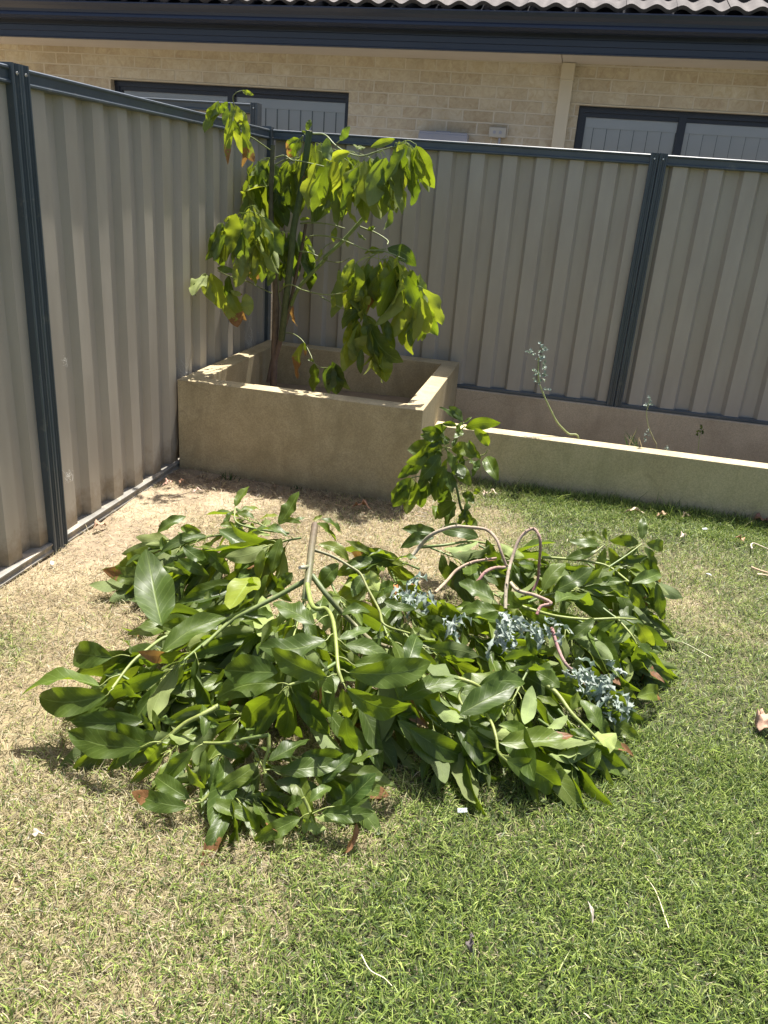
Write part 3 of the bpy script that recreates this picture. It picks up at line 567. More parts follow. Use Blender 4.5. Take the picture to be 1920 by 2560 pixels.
def droopers(cr_,specs,y,tint=(.45,1.0),br=0,jit=.09,wf=(.38,.55)):
    """hanging leaves: (bx,by,tx,ty) in photo crop coordinates, hung on a vertical plane with jitter in depth"""
    for sp_ in specs:
        bx,by,tx,ty=sp_[:4]; yy=y+rng.uniform(-jit,jit); b=V(cr_(bx,by),yy); yy=b[1]; t=V(cr_(tx,ty),yy+rng.uniform(-.03,.03))
        k=dict(sp_[4]) if len(sp_)>4 else {}
        ex='w' in k; w_=k.pop('w',rng.uniform(*wf)); a=rng.uniform(-.55,.55) if ex else rng.uniform(-1.35,1.35); n=np.array([math.sin(a),-math.cos(a),.25])*(-1 if rng.random()<.35 else 1)
        leaf(tree.F,b,t,n,np.linalg.norm(t-b)*w_*(1.12 if 'w' in (sp_[4] if len(sp_)>4 else {}) else 1),sag=rng.uniform(-.03,.10),fold=rng.uniform(.1,.3) if ex else rng.uniform(.1,.7),wv=rng.uniform(.08,.25),tint=k.get('tint',rt(*tint)),brown=k.get('brown',(rng.uniform(.5,1.0) if rng.random()<br else 0)))
def cluster(cr_,node,n,box,ln,y,**k):
    """n hanging leaves with bases spread in box, lengths ln (crop px), drawn to a node by petioles"""
    x0,y0,x1,y1=box; sp=[]
    for i in range(n):
        bx=rng.uniform(x0,x1); by=rng.uniform(y0,y1); l_=rng.uniform(*ln)*1.22; a=rng.normal(0,.22)+.35*(bx-(x0+x1)/2)/(x1-x0+1); sp.append((bx,by,bx+l_*math.sin(a),by+l_*math.cos(a)))
        if rng.random()<.5 and node: 
            p=V(cr_(*node),y); q=V(cr_(bx,by),y); tube(tree.F,[p,(p+q)/2+(0,0,.02),q],.0018,.0012,(.95,1.1,0),sides=5,n=3,cap=False)
    droopers(cr_,sp,y,**k)
W=lambda **k:k
# A top-left sprig
droopers(c3,[(440,62,505,88,W(tint=(.8,1,0),w=.3)),(300,125,222,320),(340,150,335,270,W(w=.45,tint=(.3,1,0))),(370,130,350,285),(400,180,470,235,W(tint=(.8,1,0))),(385,240,385,400,W(w=.25)),(380,300,500,487,W(w=.38,tint=(.95,1.1,0),brown=.7)),(370,200,355,500,W(w=.16,brown=.75)),(440,290,440,520,W(w=.18,brown=1.4)),(330,140,230,180,W(tint=(.7,1,0))),(420,200,480,350),(300,125,240,230),(355,130,300,200),(400,150,440,260),(390,220,430,330),(360,260,385,330)],-1.10,jit=.03)
# B behind / left of the trunk
cluster(c3,(640,470),9,(505,470,620,560),(150,330),-.37,tint=(.3,.85)); cluster(c3,(560,470),6,(480,560,600,680),(120,200),-.40,tint=(.3,.8))
droopers(c3,[(600,470,480,570,W(w=.3)),(570,480,455,700),(640,560,670,880,W(w=.3,tint=(.25,.9,0))),(640,620,690,740,W(tint=(.5,1,0)))],-.40)
cluster(c3,(800,330),7,(690,400,800,520),(100,230),-.42,tint=(.5,1.0),br=.2); droopers(c3,[(820,300,845,232,W(w=.45,tint=(.4,1,0))),(780,350,690,400,W(brown=.9)),(790,370,700,470,W(brown=1.0)),(840,330,790,300)],-.44)
# C centre and top right
cluster(c3,(925,440),13,(850,370,1020,470),(130,330),-.48,tint=(.4,1.0),br=.12); cluster(c3,(1060,440),11,(980,440,1160,520),(150,330),-.66,tint=(.35,.95)); cluster(c3,(1250,430),10,(1130,450,1330,520),(130,260),-.88,tint=(.2,.9))
cluster(c3,(1360,385),10,(1310,380,1480,450),(120,260),-.98,tint=(.35,1.0))
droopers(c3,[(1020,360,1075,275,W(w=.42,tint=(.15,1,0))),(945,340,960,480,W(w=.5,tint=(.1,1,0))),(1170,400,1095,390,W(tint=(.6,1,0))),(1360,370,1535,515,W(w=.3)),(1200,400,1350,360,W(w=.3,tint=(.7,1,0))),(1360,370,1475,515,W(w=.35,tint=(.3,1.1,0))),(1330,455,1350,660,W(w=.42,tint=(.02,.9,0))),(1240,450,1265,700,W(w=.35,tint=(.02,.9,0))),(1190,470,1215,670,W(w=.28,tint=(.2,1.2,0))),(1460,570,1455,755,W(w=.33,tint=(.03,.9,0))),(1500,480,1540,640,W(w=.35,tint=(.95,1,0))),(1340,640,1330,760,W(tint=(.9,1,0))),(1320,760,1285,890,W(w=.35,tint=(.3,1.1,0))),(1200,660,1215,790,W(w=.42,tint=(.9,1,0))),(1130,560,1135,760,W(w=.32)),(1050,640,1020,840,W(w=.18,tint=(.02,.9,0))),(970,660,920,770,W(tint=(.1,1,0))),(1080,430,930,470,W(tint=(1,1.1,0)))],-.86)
droopers(c3,[(1120,850,1060,765,W(w=.25,tint=(.8,1,0))),(980,960,995,870,W(w=.4,tint=(.7,1,0))),(1060,940,1065,990,W(w=.6,tint=(.9,1,0))),(1180,890,1230,870,W(w=.5,tint=(.5,1.3,0))),(815,970,870,1030,W(w=.3)),(910,1000,890,1085,W(w=.35,tint=(.8,.9,0))),(780,830,840,820),(1120,900,1180,940)],-.74)
# D middle left (hangs toward the viewer)
cluster(c3,(500,745),11,(390,770,560,880),(120,260),-1.0,tint=(.4,1.0)); cluster(c3,(360,830),7,(300,830,420,920),(100,200),-1.02,tint=(.2,.85))
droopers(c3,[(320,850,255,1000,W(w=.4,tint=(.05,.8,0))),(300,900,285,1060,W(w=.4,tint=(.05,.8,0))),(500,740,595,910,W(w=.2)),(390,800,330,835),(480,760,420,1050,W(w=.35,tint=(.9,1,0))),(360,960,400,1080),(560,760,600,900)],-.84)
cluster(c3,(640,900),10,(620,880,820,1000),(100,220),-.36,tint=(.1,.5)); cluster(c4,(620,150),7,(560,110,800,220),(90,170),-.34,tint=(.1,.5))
droopers(c4,[(555,170,465,330,W(w=.5,brown=.95,tint=(.9,1,0))),(500,190,480,330,W(w=.4,tint=(.5,.9,0))),(570,190,560,350,W(w=.35,tint=(.1,.9,0))),(430,180,400,290,W(w=.4,tint=(.2,.9,0)))],-.78)
# E lower left big translucent leaves
droopers(c4,[(275,245,375,270,W(w=.35,tint=(.5,1,0))),(210,275,120,350,W(w=.4,tint=(.7,1,0))),(150,330,150,405,W(w=.3,tint=(.1,.8,0))),(240,275,295,475,W(w=.55,tint=(1,1.1,0))),(200,290,260,440,W(w=.4,tint=(.9,1,0))),(330,400,400,578,W(w=.55,tint=(1,1.1,0),brown=.85)),(340,290,335,440,W(w=.35,tint=(.2,.9,0))),(290,330,330,520,W(w=.35,tint=(.8,1,0),brown=.6)),(340,370,440,540,W(w=.35,tint=(.8,1,0),brown=.9)),(350,375,415,395,W(w=.4,tint=(1,1,0),brown=.5)),(435,390,455,515,W(w=.55,tint=(.9,1.1,0)))],-1.08,jit=.02)
# F right dense mass
cluster(c4,(1180,160),14,(1020,190,1230,300),(110,250),-1.06,tint=(.35,1.0),br=.08); cluster(c4,(1290,200),13,(1200,180,1390,330),(130,260),-1.12,tint=(.4,1.0)); cluster(c4,(1370,380),11,(1330,360,1440,470),(90,190),-1.14,tint=(.3,.95)); cluster(c4,(1000,250),7,(950,250,1080,330),(90,190),-.80,tint=(.1,.6))
droopers(c4,[(1230,135,1395,230,W(w=.45,tint=(.1,1.1,0))),(1240,180,1380,330,W(w=.35,tint=(.9,1,0))),(1370,320,1475,445,W(w=.35,tint=(.8,1,0))),(1390,290,1430,335,W(w=.5,tint=(.3,1.3,0))),(1400,480,1460,615,W(w=.35,tint=(.7,1,0))),(1420,560,1430,660,W(w=.3,tint=(.2,1,0))),(1330,500,1305,650,W(w=.4,tint=(.05,.9,0))),(1280,400,1290,540,W(w=.5,tint=(.05,.9,0))),(1220,190,1250,300,W(brown=.8,tint=(1,1,0))),(1210,160,1090,160),(1100,230,1040,410,W(w=.3)),(1050,320,1100,270,W(w=.4)),(1010,385,1060,490,W(w=.5,tint=(.1,1.15,0))),(1015,350,1070,305,W(w=.4,tint=(.3,1.3,0)))],-1.0)
# G lower right broad hanging leaves
droopers(c4,[(1090,495,1000,560,W(w=.5,tint=(.25,1.1,0))),(1040,540,985,675,W(w=.6,tint=(.85,1,0))),(1070,560,1040,680,W(w=.4)),(1110,510,1180,690,W(w=.5,tint=(.6,1,0))),(1130,560,1300,790,W(w=.42,tint=(.25,1,0))),(1100,620,1130,740,W(w=.6,tint=(.9,1,0))),(1150,640,1190,900,W(w=.42,tint=(.85,.95,0))),(1200,650,1215,880,W(w=.45,tint=(.6,.9,0))),(1085,700,1080,840,W(w=.3,tint=(.1,.9,0))),(1190,500,1270,700,W(w=.3,tint=(.5,1,0))),(1090,430,1140,420,W(w=.7,tint=(1,1,0))),(1080,480,960,580,W(w=.42,tint=(.3,1,0))),(1230,540,1250,660,W(w=.35)),(1100,500,1150,640,W(w=.3,tint=(.4,1,0)))],-1.14,jit=.03)
# H low twig over the planter
droopers(c4,[(755,665,730,870,W(w=.32,brown=1.4,tint=(.9,1,0))),(760,660,765,740,W(w=.3,brown=1.2)),(820,780,820,940,W(w=.5,tint=(.2,.9,0),brown=.4)),(880,805,900,945,W(w=.3,tint=(.05,.8,0))),(935,780,945,955,W(w=.6,tint=(.02,.8,0))),(920,770,990,940,W(w=.35,tint=(.02,.8,0))),(905,790,900,950,W(w=.4,tint=(.02,.8,0))),(820,770,780,760,W(w=.4)),(700,460,715,580,W(w=.3,brown=1.5)),(930,400,930,470,W(w=.5,tint=(.8,1,0)))],-.92,jit=.03)
cluster(c3,(700,480),9,(640,450,860,560),(110,240),-.40,tint=(.2,1.0),br=.06); cluster(c3,(960,430),10,(870,430,1200,560),(160,330),-.8,tint=(.5,1.0),br=.08); cluster(c3,(1380,380),6,(1330,370,1470,440),(100,220),-1.0,tint=(.2,.8))
cluster(c3,(450,790),10,(380,790,580,940),(130,250),-1.0,tint=(.4,1.0),br=.05); cluster(c3,(330,880),5,(270,860,360,950),(110,190),-.92,tint=(.1,.6)); cluster(c4,(450,100),7,(330,60,520,160),(100,190),-1.04,tint=(.2,1.0))
cluster(c4,(1200,200),14,(1000,180,1420,420),(110,240),-1.08,tint=(.3,1.0),br=.05); cluster(c4,(1380,420),8,(1300,400,1450,540),(90,170),-1.05,tint=(.2,.9)); cluster(c4,(1110,520),7,(1020,510,1200,640),(140,260),-1.16,tint=(.4,.95)); cluster(c4,(620,90),6,(540,20,700,120),(110,200),-.5,tint=(.1,.5))
tree.done()
# ------------------------------------------------------------------ felled branches on the lawn
GRP='felled avocado branches heaped on the lawn'
def zl(cr_,pts): return [onz(cr_(x,y),h) for x,y,h in pts]
def pile(label,stems,leaves,fills,base=None):
    """stems: (crop,[(x,y,h)..],r0,r1,col0,col1); leaves: (crop,bx,by,hb,tx,ty,ht,opts); fills: (crop,[(x,y,h)..],n,l0,l1,opts)"""
    P=[zl(s[0],s[1]) for s in stems]; b=np.mean(P[0],axis=0) if P else zl(fills[0][0],fills[0][1])[0]; b[2]=0
    pt=Plant('cut_branch',label,'cut branch',b,GRP)
    for s,p in zip(stems,P): tube(pt.S,p,s[2],s[3],s[4],s[5],sides=8,knob=.03,capcol=(.6,.55,.38) if s[2]>.007 else None)
    for q in leaves:
        c,bx,by,hb,tx,ty,ht=q[:7]; o=dict(q[7]) if len(q)>7 else {}
        B=onz(c(bx,by),hb); T=onz(c(tx,ty),ht); w_=o.pop('w',.36); n=o.pop('n',None); o.setdefault('sag',.07); o.setdefault('fold',.3); o.setdefault('wv',.15)
        if 'node' in o: nd=onz(c(*o['node'][:2]),o['node'][2]); o.pop('node')
        else: nd=None
        pt.L(B,T,node=nd,w=w_,n=n,**o)
    for f in fills:
        f=list(f)
        if f[0] is cC: f[2]=int(f[2]*.6)
        p=zl(f[0],f[1]); tube(pt.S,p,.0045,.0025,GS,YG,sides=6); pt.spray(p,f[2],f[3],f[4],**(f[5] if len(f)>5 else {}))
    pt.done(); return pt
O=lambda **k:k
SIDE=(0.12,-.93,.3); TOPV=(0,-.1,1)
pile('large felled branch with thick sawn stem, lying on top of the heap centre',
 [(cK,[(795,310,.40),(770,480,.40),(755,620,.39),(735,760,.37),(722,830,.35)],.0125,.0105,(.13,.095,.065),(.12,.15,.06)),
  (cK,[(760,598,.39),(720,603,.41),(690,606,.43)],.007,.0055,(.14,.18,.07),(.5,.45,.35)),
  (cK,[(740,720,.38),(765,840,.38),(800,890,.385),(870,890,.39),(915,960,.395),(938,1100,.39),(955,1300,.37),(985,1400,.35)],.0075,.0045,(.22,.28,.07),YG),
  (cK,[(735,690,.37),(560,790,.33),(340,905,.29),(200,985,.26),(20,1150,.22)],.0085,.005,(.13,.17,.06),(.2,.25,.08)),
  (cK,[(775,660,.37),(880,800,.33),(975,910,.28),(1080,1010,.24),(1190,1110,.24),(1345,1170,.25)],.009,.0055,(.12,.16,.06),(.2,.17,.10)),
  (cK,[(785,482,.39),(920,530,.38),(1040,600,.36),(1110,650,.35),(1160,750,.34),(1240,900,.33),(1275,1000,.33),(1450,1060,.30)],.005,.003,(.16,.15,.08),YG)],
 [(cK,880,1362,.36,475,1172,.40,O(n=SIDE,w=.40,tint=(.42,1,0),node=(950,1345,.36),sag=.05)),(cK,1025,1332,.37,1650,1300,.36,O(n=(.1,-.95,.28),w=.33,tint=(.45,1,0),node=(965,1310,.37),sag=.05)),
  (cK,1010,1440,.34,1490,1575,.24,O(n=(.2,-.92,.3),w=.3,tint=(.4,1,0),node=(985,1400,.35))),(cK,870,1110,.39,410,1165,.36,O(n=(0,-.35,.9),w=.42,tint=(.2,1,0),node=(930,1060,.39))),
  (cK,540,1330,.33,190,1330,.27,O(n=(0,-.5,.8),w=.5,tint=(.15,1,0))),(cK,1000,1140,.38,1340,1265,.35,O(w=.4,node=(945,1100,.39),tint=(.35,1,0))),(cK,1060,1278,.37,1430,1300,.36,O(w=.36,node=(955,1220,.38),n=(0,-.6,.7))),
  (cK,790,1000,.38,520,880,.37,O(w=.45,node=(905,930,.39),n=(0,-.4,.9),tint=(.35,1,0))),(cK,960,1100,.39,1175,1030,.38,O(w=.3,node=(938,1090,.39))),(cK,880,1180,.37,620,1090,.33,O(w=.4,tint=(.5,1.1,0))),
  (cK,840,268,.41,1000,352,.36,O(w=.42,tint=(.2,1,0),node=(795,290,.41))),(cK,805,300,.41,935,430,.33,O(w=.42)),(cK,815,445,.38,1025,570,.33,O(w=.36,tint=(.7,1,0),brown=.5)),(cK,545,310,.36,685,78,.47,O(w=.42,n=(0,-.9,.5),tint=(.3,1.15,0),sag=.0)),
  (cK,545,250,.38,410,275,.36,O(w=.34,tint=(.9,1,0))),(cK,640,290,.38,730,262,.39,O(w=.34,tint=(.3,1,0))),(cK,700,300,.38,560,290,.38,O(w=.3,tint=(.5,1.1,0))),(cK,780,280,.40,850,255,.41,O(w=.4,tint=(.7,1,0))),
  (cK,640,640,.33,530,745,.28,O(w=.6,tint=(.15,1.1,0))),(cK,960,575,.36,820,760,.28,O(w=.55,tint=(.25,1.2,0),n=(0,-.4,.9))),(cK,1140,650,.33,1050,815,.27,O(w=.48,tint=(.2,1,0))),(cK,1175,625,.36,1225,770,.30,O(w=.75,tint=(.7,1.8,0),n=(0,.4,-1))),
  (cK,980,930,.30,1180,900,.31,O(w=.42,tint=(.3,1,0),n=(0,-.6,.8))),(cK,1270,840,.33,1490,880,.32,O(w=.35,tint=(.3,1,0),n=(0,-.5,.8))),(cK,850,820,.30,860,1000,.26,O(w=.6,tint=(.3,1.15,0))),(cK,760,840,.30,730,1000,.27,O(w=.55,tint=(.8,1.6,0),n=(0,.4,-1))),
  (cK,1430,1290,.31,1515,1040,.35,O(w=.40,tint=(.1,1.1,0),n=(.2,-.6,.8))),(cK,1190,1100,.28,1330,1030,.3,O(w=.3)),(cK,560,400,.35,500,650,.24,O(w=.38,n=(0,-.8,.5))),(cK,440,480,.33,390,690,.24,O(w=.36,n=(0,-.8,.5))),(cK,380,670,.30,210,950,.27,O(w=.48,tint=(.85,1.3,0),n=(0,-.4,.9))),
  (cK,400,750,.28,360,670,.34,O(w=.6,tint=(.4,1.8,0),n=(0,.4,-1))),(cK,430,800,.26,440,1120,.22,O(w=.32,tint=(.5,1.7,0),n=(0,.5,-1))),(cK,215,1000,.26,430,960,.27,O(w=.4,brown=.5))],
 [(cK,[(735,760,.34),(700,900,.30),(640,1100,.28)],9,.12,.20,O(hi=.38)),(cK,[(1240,900,.32),(1290,1060,.3),(1380,1180,.28)],8,.12,.2,O(hi=.36)),(cK,[(700,400,.33),(600,420,.32),(480,460,.30)],10,.12,.19,O(hi=.38)),(cK,[(700,900,.22),(780,1050,.2),(880,1200,.18)],20,.12,.18,O(hi=.30)),(cK,[(600,850,.24),(500,1000,.22),(420,1080,.2)],16,.12,.18,O(hi=.30)),(cK,[(900,700,.26),(960,820,.24),(1050,930,.22)],14,.12,.18,O(hi=.30))])
pile('leafy felled branch reaching furthest left over the dry grass',
 [(cA,[(1090,550,.22),(900,640,.22),(780,680,.22),(711,680,.22),(620,745,.22),(560,800,.21),(485,900,.19)],.006,.004,GS,YG)],
 [(cC,485,75,.20,275,50,.19,O(w=.55,n=(0,-.75,.6),tint=(.25,1,0),node=(560,70,.21))),(cC,430,200,.19,85,192,.17,O(w=.30,tint=(.4,1.3,0),n=(0,.3,1),node=(520,150,.20))),(cC,460,240,.18,130,245,.15,O(w=.40,n=(.1,-.8,.55),tint=(.35,1,0),node=(490,210,.19))),
  (cC,470,250,.17,260,330,.06,O(w=.45,tint=(.3,.9,0))),(cA,700,630,.24,655,362,.30,O(w=.42,n=(.1,-.6,.8),tint=(.15,1.1,0),sag=-.03)),(cA,700,745,.26,980,605,.30,O(w=.36,n=(0,-.6,.8),tint=(.4,1,0),node=(660,735,.23))),(cC,600,80,.2,690,110,.15,O(w=.5)),
  (cA,720,650,.22,820,640,.2,O(w=.45,tint=(.4,1.5,0),n=(0,.3,-1))),(cC,560,120,.2,450,150,.19,O(w=.3)),(cC,530,180,.18,620,260,.12,O(w=.4)),(cC,560,20,.22,600,60,.15,O(w=.6,tint=(.3,.9,0)))],
 [(cC,[(520,150,.16),(600,200,.14),(640,230,.1)],8,.12,.19,O(hi=.2)),(cA,[(900,690,.2),(780,790,.2),(700,860,.15)],12,.13,.2,O(hi=.28)),(cA,[(800,700,.18),(700,760,.16),(600,850,.12)],10,.13,.2,O(hi=.22))])
pile('low felled branch with bare yellow-green shoot at the lower left of the heap',
 [(cC,[(945,285,.19),(870,325,.18),(800,360,.16),(720,425,.13),(680,450,.12)],.0075,.0045,YG,YG)],
 [(cC,610,462,.12,330,405,.08,O(w=.36,n=(0,-.7,.7),tint=(.3,.95,0),node=(690,440,.13))),(cC,670,440,.13,480,365,.1,O(w=.4,tint=(.2,1,0))),(cC,660,390,.14,615,320,.2,O(w=.3)),(cC,690,400,.14,650,300,.2,O(w=.3,n=(1,-.5,.2))),(cC,730,410,.15,830,430,.12,O(w=.5,tint=(.5,1.5,0),n=(0,.3,-1))),
  (cC,700,450,.12,640,510,.05,O(w=.5,tint=(.5,1.3,0))),(cC,760,350,.17,690,345,.18,O(w=.4)),(cC,850,340,.17,950,370,.16,O(w=.5,tint=(.3,1.3,0))),(cC,700,440,.13,840,430,.1,O(w=.35,tint=(.6,1.2,0)))],
 [(cC,[(720,330,.12),(650,360,.1),(560,370,.08)],10,.11,.18,O(hi=.18)),(cC,[(850,380,.1),(780,440,.08),(740,480,.06)],8,.1,.17,O(hi=.15))])
pile('felled branch with a drooping whorl of long dark leaves below the heap centre',
 [(cC,[(1450,100,.28),(1350,160,.28),(1250,195,.27)],.0055,.004,GS,YG)],
 [(cC,1200,188,.27,928,250,.22,O(w=.46,n=(.1,-.6,.8),tint=(.4,1,0),node=(1250,195,.27))),(cC,1205,235,.25,1070,365,.10,O(w=.34,n=(0,-.9,.4),node=(1245,200,.27))),(cC,1238,240,.25,1225,410,.09,O(w=.36,n=(.1,-.9,.4),tint=(.5,1,0),node=(1248,200,.27))),(cC,1265,225,.25,1420,400,.1,O(w=.30,n=(.1,-.9,.4),node=(1252,200,.27))),
  (cC,1280,215,.26,1430,330,.15,O(w=.3,n=(.1,-.9,.5))),(cC,1230,220,.25,1130,400,.1,O(w=.28,n=(0,-.9,.4))),(cC,1255,235,.24,1310,410,.08,O(w=.3,n=(0,-.9,.4))),(cC,1495,330,.2,1540,470,.08,O(w=.42,n=(.2,-.8,.5),tint=(.2,1.15,0))),(cC,1480,210,.24,1500,345,.14,O(w=.4,n=(0,-.9,.4),tint=(.6,1,0))),(cC,1020,200,.24,1180,110,.26,O(w=.4,tint=(.2,1,0)))],
 [(cC,[(1300,230,.14),(1380,280,.12),(1450,320,.1)],10,.12,.18,O(hi=.22)),(cC,[(1200,260,.12),(1120,300,.1),(1050,330,.08)],10,.12,.18,O(hi=.2)),(cC,[(1500,200,.18),(1560,260,.15),(1620,330,.1)],9,.13,.2,O(hi=.24))])
pile('small felled branch tip lowest on the left, one of its leaves half brown',
 [(cC,[(920,650,.08),(900,670,.07),(870,700,.06)],.0045,.004,YG,YG)],
 [(cC,820,686,.06,655,575,.08,O(w=.38,n=(0,-.6,.8),tint=(.3,1,0),node=(875,692,.06))),(cC,810,722,.05,560,655,.07,O(w=.34,n=(0,-.7,.7),tint=(.3,1,0),brown=.75,node=(870,700,.06))),(cC,905,695,.06,1095,790,.03,O(w=.36,tint=(.5,1,0),node=(885,690,.06))),(cC,930,642,.08,1115,530,.12,O(w=.36,tint=(.6,1,0))),(cC,885,640,.08,795,545,.13,O(w=.4,tint=(.6,1.3,0))),(cC,885,625,.08,880,480,.16,O(w=.36,n=(0,-.9,.4),tint=(.5,1,0))),(cC,905,640,.08,940,500,.14,O(w=.35,n=(0,-.9,.4),tint=(.2,.9,0)))],
 [(cC,[(940,600,.07),(980,640,.06),(1010,680,.05)],7,.1,.15,O(hi=.12))])
pile('short felled sprig with hanging leaves right of the bare yellow-green shoot',
 [(cC,[(1160,410,.2),(1050,430,.17),(960,445,.15),(880,445,.14)],.005,.004,GS,YG)],
 [(cC,835,478,.13,720,605,.04,O(w=.40,n=(0,-.8,.5),tint=(.45,1,0),node=(875,450,.14))),(cC,875,480,.13,900,620,.05,O(w=.36,n=(0,-.9,.4))),(cC,925,452,.14,1060,505,.1,O(w=.42,tint=(.2,1,0))),(cC,880,420,.15,870,260,.2,O(w=.3,tint=(.3,1,0))),(cC,860,460,.13,790,500,.08,O(w=.35))],
 [(cC,[(1000,450,.12),(950,500,.1),(900,560,.06)],10,.11,.17,O(hi=.17)),(cC,[(1050,420,.12),(1100,480,.1),(1120,520,.08)],8,.11,.17,O(hi=.17))])
pile('felled sprig with forked yellow petioles and long flat leaves, low centre of the heap',
 [(cC,[(1160,410,.19),(1160,470,.16),(1140,540,.12),(1150,590,.10)],.005,.004,YG,YG)],
 [(cC,1205,568,.11,1475,540,.10,O(w=.34,n=(0,-.6,.8),tint=(.35,1,0),node=(1145,562,.12))),(cC,1190,612,.09,1400,650,.06,O(w=.4,n=(0,-.6,.8),tint=(.2,.9,0),node=(1145,575,.11))),(cC,1100,600,.09,1000,640,.05,O(w=.35,node=(1140,575,.11))),(cC,1300,500,.13,1540,520,.1,O(w=.4,tint=(.1,.9,0))),(cC,1160,520,.14,1340,430,.16,O(w=.45,tint=(.15,.95,0),n=(0,-.5,.8))),(cC,1120,520,.13,1100,510,.14,O(w=.5,tint=(1,1,0))),(cC,1390,620,.08,1530,500,.12,O(w=.4,tint=(.1,1,0),n=(0,-.5,.8)))],
 [(cC,[(1200,480,.1),(1300,520,.08),(1400,560,.06)],12,.12,.19,O(hi=.16)),(cC,[(1100,560,.07),(1050,620,.05),(1080,660,.04)],8,.1,.15,O(hi=.1))])
pile('felled branch tip nearest the camera with a small grey-green leaf standing up',
 [(cC,[(1310,680,.11),(1330,720,.09),(1340,745,.08)],.005,.0045,YG,YG)],
 [(cC,1300,768,.07,1092,862,.03,O(w=.36,n=(0,-.6,.8),tint=(.45,1,0),node=(1335,750,.08))),(cC,1480,720,.09,1628,575,.18,O(w=.44,n=(0,-.7,.7),tint=(.02,1.6,0),node=(1350,750,.08))),(cC,1390,745,.08,1615,745,.08,O(w=.34,n=(0,-.6,.8),tint=(.3,1,0))),(cC,1360,765,.07,1530,795,.05,O(w=.25,tint=(.5,1.6,0),n=(0,.3,-1))),(cC,1310,690,.1,1240,720,.06,O(w=.7,tint=(.2,1.1,0))),
  (cC,1345,760,.07,1400,820,.02,O(w=.7,tint=(.5,1.6,0),n=(0,.3,-1))),(cC,1325,770,.07,1320,830,.02,O(w=.6,tint=(.5,1.5,0),n=(0,.3,-1))),(cC,1340,700,.10,1430,620,.12,O(w=.5,tint=(.3,1.2,0))),(cC,1540,790,.06,1480,925,.02,O(w=.28,brown=2,n=(.5,-.8,.2))),(cC,1400,750,.07,1600,690,.1,O(w=.3,tint=(.3,1,0)))],[])
# lower right bunch
pile('felled branch with long overlapping leaves at the lower right of the heap',
 [(cD,[(480,190,.22),(560,215,.22),(620,245,.2)],.007,.004,YG,YG),(cD,[(640,375,.17),(670,430,.17),(690,500,.16),(700,570,.14),(740,610,.12)],.0045,.0035,YG,YG),(cD,[(520,240,.2),(500,290,.18),(540,370,.16),(560,440,.14)],.0045,.003,YG,YG)],
 [(cD,190,405,.16,412,665,.03,O(w=.33,n=(.2,-.6,.8),tint=(.4,1,0))),(cD,250,445,.16,515,575,.05,O(w=.36,n=(.1,-.8,.5),tint=(.3,.9,0))),(cD,705,520,.15,1015,525,.11,O(w=.34,n=(0,-.55,.8),tint=(.55,1,0),brown=.62,node=(690,510,.16))),(cD,720,580,.13,1065,665,.06,O(w=.3,tint=(.45,1.45,0),n=(0,.3,-1),node=(695,560,.14))),(cD,740,610,.12,1055,780,.03,O(w=.4,n=(0,-.7,.65),tint=(.4,1,0),node=(700,570,.14))),
  (cD,690,580,.13,580,645,.05,O(w=.35,tint=(.3,1.2,0))),(cD,540,470,.14,540,620,.05,O(w=.4,tint=(.2,1.3,0),n=(0,-.7,.6))),(cD,520,410,.16,355,318,.16,O(w=.42,tint=(.3,1.5,0),n=(0,.2,-1))),(cD,670,420,.16,735,300,.2,O(w=.5,tint=(.5,1.1,0))),(cD,505,375,.17,775,250,.20,O(w=.46,n=(0,-.5,.85),tint=(.15,1,0))),(cD,600,230,.19,850,210,.2,O(w=.4,tint=(.2,1.1,0))),
  (cD,700,430,.16,880,480,.13,O(w=.35,tint=(.4,1.2,0))),(cD,600,440,.14,520,500,.1,O(w=.3)),(cD,560,430,.14,850,440,.15,O(w=.22,tint=(.5,1.6,0),n=(0,.3,-1))),(cD,700,580,.12,820,640,.08,O(w=.4)),(cD,210,300,.2,520,210,.2,O(w=.3,tint=(.4,1,0),n=(0,-.6,.8))),(cD,190,380,.15,260,430,.08,O(w=.5,tint=(.2,1.3,0)))],
 [(cD,[(420,330,.15),(480,430,.12),(520,520,.08)],9,.12,.19,O(hi=.2)),(cD,[(700,330,.15),(760,430,.12),(850,520,.08)],11,.12,.19,O(hi=.2)),(cD,[(60,60,.2),(110,180,.17),(150,300,.1)],12,.12,.18,O(hi=.22)),(cD,[(300,330,.15),(380,420,.12),(460,480,.08)],9,.12,.19,O(hi=.2))])
